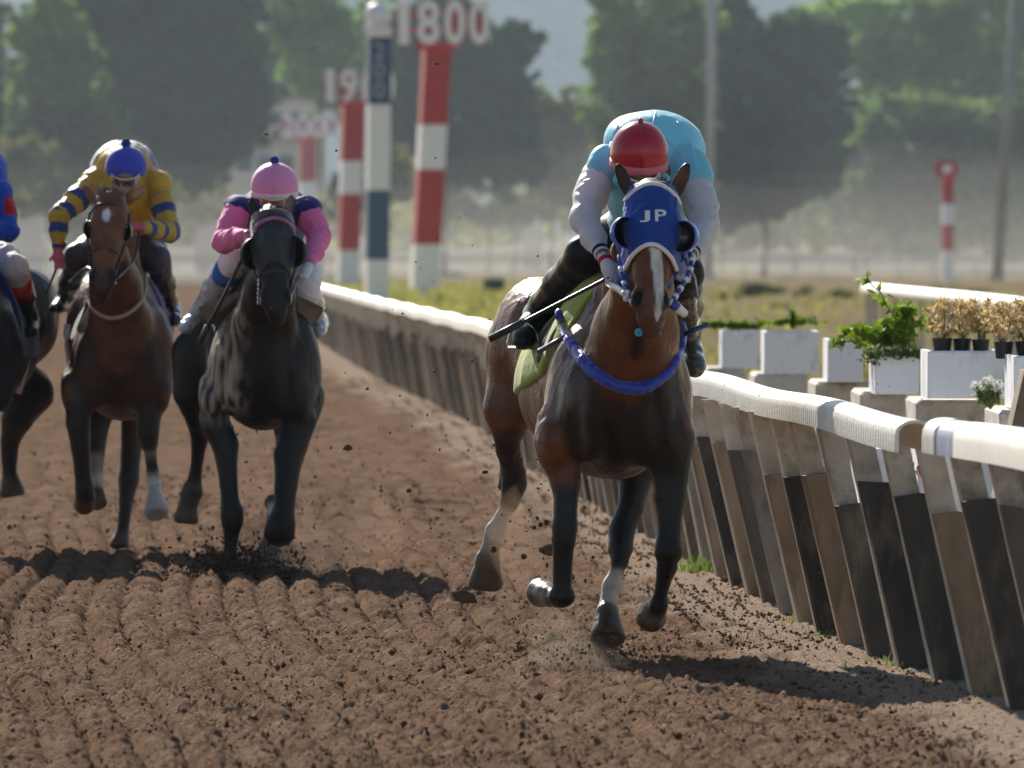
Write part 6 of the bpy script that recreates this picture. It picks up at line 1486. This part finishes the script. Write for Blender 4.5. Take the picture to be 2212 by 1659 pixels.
for q in (-1, 1):
    tubepart('cheek_strap', [F2(q*.106, .0, .15), F2(q*.112, -.01, .35), F2(q*.085, .0, .55), F2(q*.060, .03, .78)], .008, M_leather, horse2)
    b = MB(); c = F2(q*.068, .03, .79); b.tube([c+.026*np.array([0, -math.cos(a), math.sin(a)]) for a in np.linspace(0, 2*math.pi, 15)], .005, 6, cap=False); b.obj('bit_ring', M_steel, horse2, smooth=True)
    cup(F2(q*.098, .02, .33), q, (.040, .055, .055), (-q*.75, -.66, 0), (.030, .016, .012), (.012, .008, .007), M_cupv, horse2, name='eye_guard', h=.005)
hair_tuft('forelock', [F2(q*.012, .01, -.01) for q in range(-5, 6)], (-.3, -.3, .9), .075, 320, mat('grey_hair', (.30, .25, .22), .6, noise=.6, nscale=60), horse2, .5)
hair_tuft('mane', [F2(.02, -.05-.02*k, -.01+.02*k) for k in range(6)], (.4, .3, .6), .08, 120, M_mane, horse2, .4)
tubepart('neck_strap', [J(190, 625, .0), J(195, 660, -.16), J(222, 683, -.34), J(255, 686, -.38), J(290, 668, -.30), J(312, 636, -.16), J(316, 590, .0)], .011, mat('pale_strap', (.42, .33, .28), .6), horse2, n=26)
tubepart('rein', [F2(-.068, .03, .80), J(196, 640, -.25), J(200, 600, -.1), J(188, 578, .1), J(150, 610, .3)], .007, M_leather, horse2)
tubepart('rein', [F2(.068, .03, .80), J(290, 560, -.30), J(300, 500, -.15), J(304, 484, -.1)], .008, M_leather, horse2)
tubepart('tail', [Jm2(1215, 690, 1.93), Jm2(1205, 720, 2.1), Jm2(1200, 850, 2.3), Jm2(1200, 950, 2.35)], .05, M_mane, horse2)
PUR = np.array([.10, .06, .22])
saddlecloth(prims_for(Jm2), .40, .98, lambda X, Y: 1.22+0*X, lambda V: np.where((V[:, 0] > -2.25)[:, None], PUR, np.array(BLK)), M_cloth, horse2, 50.0, h=.012)
tubepart('girth', [J(146, 700, .72), J(143, 740, .72), J(150, 790, .75)], .02, M_bre, horse2, flat=.4); tubepart('girth', [J(352, 735, .72), J(356, 770, .74), J(352, 810, .76)], .02, M_bre, horse2, flat=.4)
rider2 = thing('person', 'jockey with blue cap in yellow silks with blue striped sleeves on the bay horse', 'person', J(270, 520, .5), 'jockeys riding behind the leader')
YL = np.array([.80, .52, .05]); BL_ = np.array([.035, .085, .38])
def stripes(V, A):
    a, e, w__ = A; L1 = np.linalg.norm(e-a); L2 = np.linalg.norm(w__-e)
    t1 = (V-a)@(e-a)/L1; t2 = L1+(V-e)@(w__-e)/L2
    d1 = np.linalg.norm(V-a-np.clip(t1, 0, L1)[:, None]*(e-a)/L1, axis=1); d2 = np.linalg.norm(V-e-np.clip(t2-L1, 0, L2)[:, None]*(w__-e)/L2, axis=1)
    s_ = np.where(d1 < d2, t1, t2); q = ((s_+.02) % .125) > .068
    return np.where((q & (s_ > .10))[:, None], BL_, YL)
arms2 = [[J(207, 392, .30), J(128, 468, .05), J(124, 532, .0)], [J(340, 395, .30), J(372, 508, .12), J(305, 492, -.16)]]
arms2[1][1] = J(366, 500, .14)
legs2r = [[J(245, 530, .9), J(168, 555, .45), J(136, 655, .85), J(124, 664, .62)], [J(290, 530, .9), J(338, 560, .45), J(372, 668, .88), J(378, 690, .64)]]
M_dboot = mat('dark_boot', (.022, .016, .018), .28, coat=.5, bump=.002, bscale=30); M_dbre = mat('dark_breeches', (.04, .035, .055), .5, bump=.003, bscale=20)
simple_rider(rider2, J, H2, (272, 386, -.02), arms2, legs2r,
    [(J(268, 368, .52), (.195, .34, .175), None), (J(272, 440, .60), (.18, .28, .20), None), (J(262, 420, .35), (.17, .18, .13), None), (J(318, 420, .42), (.10, .16, .17), None)],
    dict(jacket=M_silk, sleeve=M_silk, breeches=[M_dbre, M_dbre], boot=[M_dboot, M_dboot], cap=mat('blue_cap', (.055, .075, .52), .6, bump=.002, bscale=40, sheen=.3), pom=M_bluepom),
    lambda V: np.where(((V[:, 2] > 2.17) & (V[:, 1] > 50.35))[:, None], np.where((np.sin(V[:, 0]*30) > .55)[:, None], [.22, .16, .50], [.62, .62, .70]), YL), skin=(.28, .14, .10), sleeve_fn=stripes, hr=(.118, .125, .118), pom=.028,
    hand_col=((.62, .13, .20), (.5, .08, .12)), hands_dir=[(.10, -.15, -1, -.8, -.1, .2, 1), (-.7, -.5, .1)])
w2 = thing('riding_whip', 'thin dark whip in the pink gloved hand of the blue capped jockey', 'whip', J(120, 580, 0)); b = MB(); b.tube([J(134, 536, .0), J(124, 575, -.02), J(100, 634, -.02)], [.009, .008, .005], 8); b.obj('shaft', M_leather, w2, smooth=True); b = MB(); b.tube([J(141, 524, .0), J(134, 538, .0)], .013, 8); b.obj('handle', M_leather, w2, smooth=True)
# ------------------------------------------------ horse cut by the left edge
H0 = Horse(50.0); J = H0.J; ks = .80
DK = dict(bay=(.018, .020, .025), dark=(.010, .010, .013), leg=(.008, .008, .011), muzzle=(.03, .026, .025)); l = DK['leg']
legs0 = [('t', [(55, 850, 1.5, .17, DK['bay']), (38, 900, 1.45, .10, l), (22, 950, 1.5, .058, l), (20, 985, 1.5, .050, l), (20, 1020, 1.5, .042, l), (23, 1040, 1.5, .056, l), (26, 1060, 1.5, .080, HF)]),
         ('t', [(-60, 900, .1, .085, l), (-58, 1000, .05, .06, l), (-50, 1060, .1, .05, l), (-50, 1120, .1, .05, l)]), ('t', [(-130, 900, .1, .085, l), (-140, 1000, .05, .06, l), (-150, 1060, .1, .05, l)])]
horse0, Jm0, F0, R0, sc0, B0 = make_horse(H0, 'dark horse almost wholly cut off by the left edge of the picture', -95, 1212, .78, 58, (-100, 440, -.5), (-105, 700, -.7), DK, legs0, [(-135, 460, -140, 405, .034, (.03, .02, .02), (0, -1, 0)), (-65, 460, -60, 405, .034, (.03, .02, .02), (0, -1, 0))], wide=.06)
saddlecloth(prims_for(Jm0), .35, 1.0, lambda X, Y: 1.12+0*X, lambda V: np.repeat(np.array([[.015, .03, .16]]), len(V), 0), M_cloth, horse0, 50.0, h=.012)
tubepart('girth', [J(56, 700, .85), J(60, 770, .85), J(40, 850, .88)], .02, M_bre, horse0, flat=.4)
tubepart('tail', [Jm0(1215, 690, 1.93), Jm0(1205, 720, 2.1), Jm0(1200, 850, 2.3)], .05, M_mane, horse0)
rider0 = thing('person', 'jockey in blue with a red armband and white breeches at the left edge', 'person', J(-60, 520, .5), 'jockeys riding behind the leader')
BB = np.array([.02, .09, .52]); RB = np.array([.42, .012, .03])
arms0 = [[J(-130, 420, .3), J(-160, 520, .1), J(-120, 540, -.1)], [J(-4, 418, .30), J(18, 500, .12), J(-60, 505, -.05)]]
legs0r = [[J(-90, 560, .9), J(-150, 560, .4), J(-150, 680, .9), J(-150, 700, .6)], [J(-30, 545, .9), J(32, 580, .50), J(68, 700, .80), J(66, 716, .60)]]
def band0(V, A): py = HY+FPX*(EYE-V[:, 2])/V[:, 1]; q = (V[:, 0] > -2.9) & (V[:, 2] < EYE+(HY-432+8)*50/FPX) & (V[:, 2] > EYE+(HY-464)*50/FPX); return np.where(q[:, None], RB, BB)
M_blk_boot = mat('black_red_boot', rough=.25, attr='Col', coat=.6)
simple_rider(rider0, J, H0, (-62, 400, -.02), arms0, legs0r, [(J(-60, 372, .55), (.20, .32, .18), None), (J(-60, 450, .6), (.17, .28, .2), None), (J(-12, 430, .40), (.09, .14, .18), None)],
    dict(jacket=M_knit, sleeve=M_knit, breeches=[M_bre, M_bre], boot=[M_boot, M_boot], cap=MATS['blue_cap'], pom=M_bluepom), lambda V: np.repeat(BB[None], len(V), 0), sleeve_fn=band0)
b = MB(); A = legs0r[1]; b.tube([A[1]*.80+A[2]*.20, A[1]*.52+A[2]*.48], [.079, .072], 14); b.obj('red_boot_top', mat('red_boot', (.45, .015, .012), .35, coat=.3), rider0, smooth=True)
b = MB(); b.tube([A[1]*.18+A[2]*.82, A[2]], [.055, .052], 12); b.obj('tan_boot_patch', mat('tan_leather', (.42, .24, .08), .5), rider0, smooth=True)
# ================================================================== flying dirt
M_clod = mat('flying_soil', (.105, .068, .047), .95, noise=.3, nscale=30, bump=.004, bscale=60)
def spray(centre, Y, sx, sy, sd, n, rmin, rmax, name, label, m=M_clod, pw=3.0, clampz=True):
    x = RNG.normal(centre[0], sx, n); y = RNG.normal(centre[1], sy, n); d = RNG.normal(Y, sd, n); s = FPX/d
    pts = np.stack([(x-CX)/s, d, np.maximum(.01, EYE-(y-HY)/s)], 1); r = rmin+(rmax-rmin)*RNG.random(n)**pw
    return clod_cloud(name, pts, r, m, label, low=n > 150)
spray((1262, 1440), 36.9, 70, 24, .30, 5200, .0012, .010, 'dirt_spray', 'clods thrown up beneath the leading horse', pw=4)
spray((1235, 1395), 37.0, 80, 36, .3, 2200, .0009, .006, 'dirt_spray', 'fine soil thrown up beneath the leading horse', pw=4)
spray((1190, 1195), 38.2, 45, 45, .4, 60, .002, .016, 'dirt_spray', 'clods flying behind the leading horse', pw=4)
spray((1170, 1130), 38.4, 70, 75, .4, 110, .0015, .009, 'dirt_spray', 'small clods flying beside the hind legs of the leading horse', pw=3)
spray((515, 1240), 47.2, 60, 28, .4, 5200, .002, .017, 'dirt_spray', 'dark clods thrown up round the feet of the black horse', m=mat('dark_soil', (.060, .040, .029), .95), pw=3.5)  # soil darker than in the other sprays
spray((560, 1215), 47.6, 60, 50, .4, 500, .002, .012, 'dirt_spray', 'fine soil thrown up by the black horse', pw=3)
spray((620, 1100), 48, 150, 160, 1.0, 260, .0025, .013, 'dirt_spray', 'specks of soil in the air round the black horse', pw=3.5)
spray((1650, 1150), 37.5, 150, 150, .8, 420, .0008, .0045, 'dirt_spray', 'fine specks in the air in front of the rail boards', m=mat('pale_speck', (.22, .17, .13), .9), pw=3)
spray((1900, 900), 36.5, 230, 190, 1.0, 200, .001, .0045, 'dirt_spray', 'dark specks in the air over the rail and planters', pw=3)
spray((950, 800), 40, 170, 230, 1.5, 130, .002, .0075, 'dirt_spray', 'dark specks in the air between the horses', pw=3.5)
for k, (x, y, r) in enumerate(((751, 967, .020), (576, 290, .009), (1188, 1190, .030), (1002, 1290, .05), (1048, 1020, .012), (944, 138, .008), (1215, 1180, .022), (884, 1060, .014), (793, 840, .010))):
    Y = 38.5 if x > 900 else 44; c = at(x, y, Y); V = IV*r*np.array([1.2, 1, .8])*(1+RNG.normal(0, .2, (12, 1)))+c
    o = mesh_obj('dirt_clod', V, IF, M_clod); tag(o, ['dark clod hanging in the air right of the black horse', 'tiny clod in the air above the pink cap', 'ragged clod behind the folded foreleg of the leading horse', 'large clod resting on the track left of the leading horse', 'clod in the air left of the leading rider leg', 'speck of soil in front of the 1800 marker',
        'second clod behind the folded foreleg, right of the ragged one', 'clod in the air low between the black and the leading horse', 'small clod in the air by the rail end near the black horse'][k], 'clod')

def puff(x, y, Y, r, dens, col, label):
    m = bpy.data.materials.new('soil_dust'); m.use_nodes = True; n = m.node_tree; n.nodes.clear(); p = n.nodes.new('ShaderNodeVolumePrincipled'); o_ = n.nodes.new('ShaderNodeOutputMaterial'); n.links.new(p.outputs[0], o_.inputs['Volume'])
    p.inputs['Color'].default_value = (*col, 1); p.inputs['Density'].default_value = dens
    b = MB(); b.sphere(at(x, y, Y), r, 24, 16); o = b.obj('soil_dust', m, smooth=True); o['kind'] = 'stuff'; o['label'] = label
for x, y, Y, r, de in ((1240, 1425, 36.7, (.20, .30, .085), 2.6), (1200, 1385, 36.9, (.13, .25, .13), 1.6), (1300, 1440, 36.6, (.13, .25, .06), 2.6), (1225, 1440, 36.5, (.26, .30, .05), 2.2), (1260, 1410, 36.8, (.10, .2, .10), 2.0)): puff(x, y, Y, r, de*.42, (.50, .385, .30), 'brown dust puffed up beneath the leading horse')
for x, y, Y, r, de in ((640, 1215, 47.3, (.30, .5, .12), .55), (560, 1190, 47.8, (.25, .5, .2), .4), (1150, 1160, 38.4, (.2, .4, .25), .35), (700, 1150, 48, (.45, .8, .3), .18)): puff(x, y, Y, r, de, (.6, .42, .30), 'brown dust hanging behind the hooves')
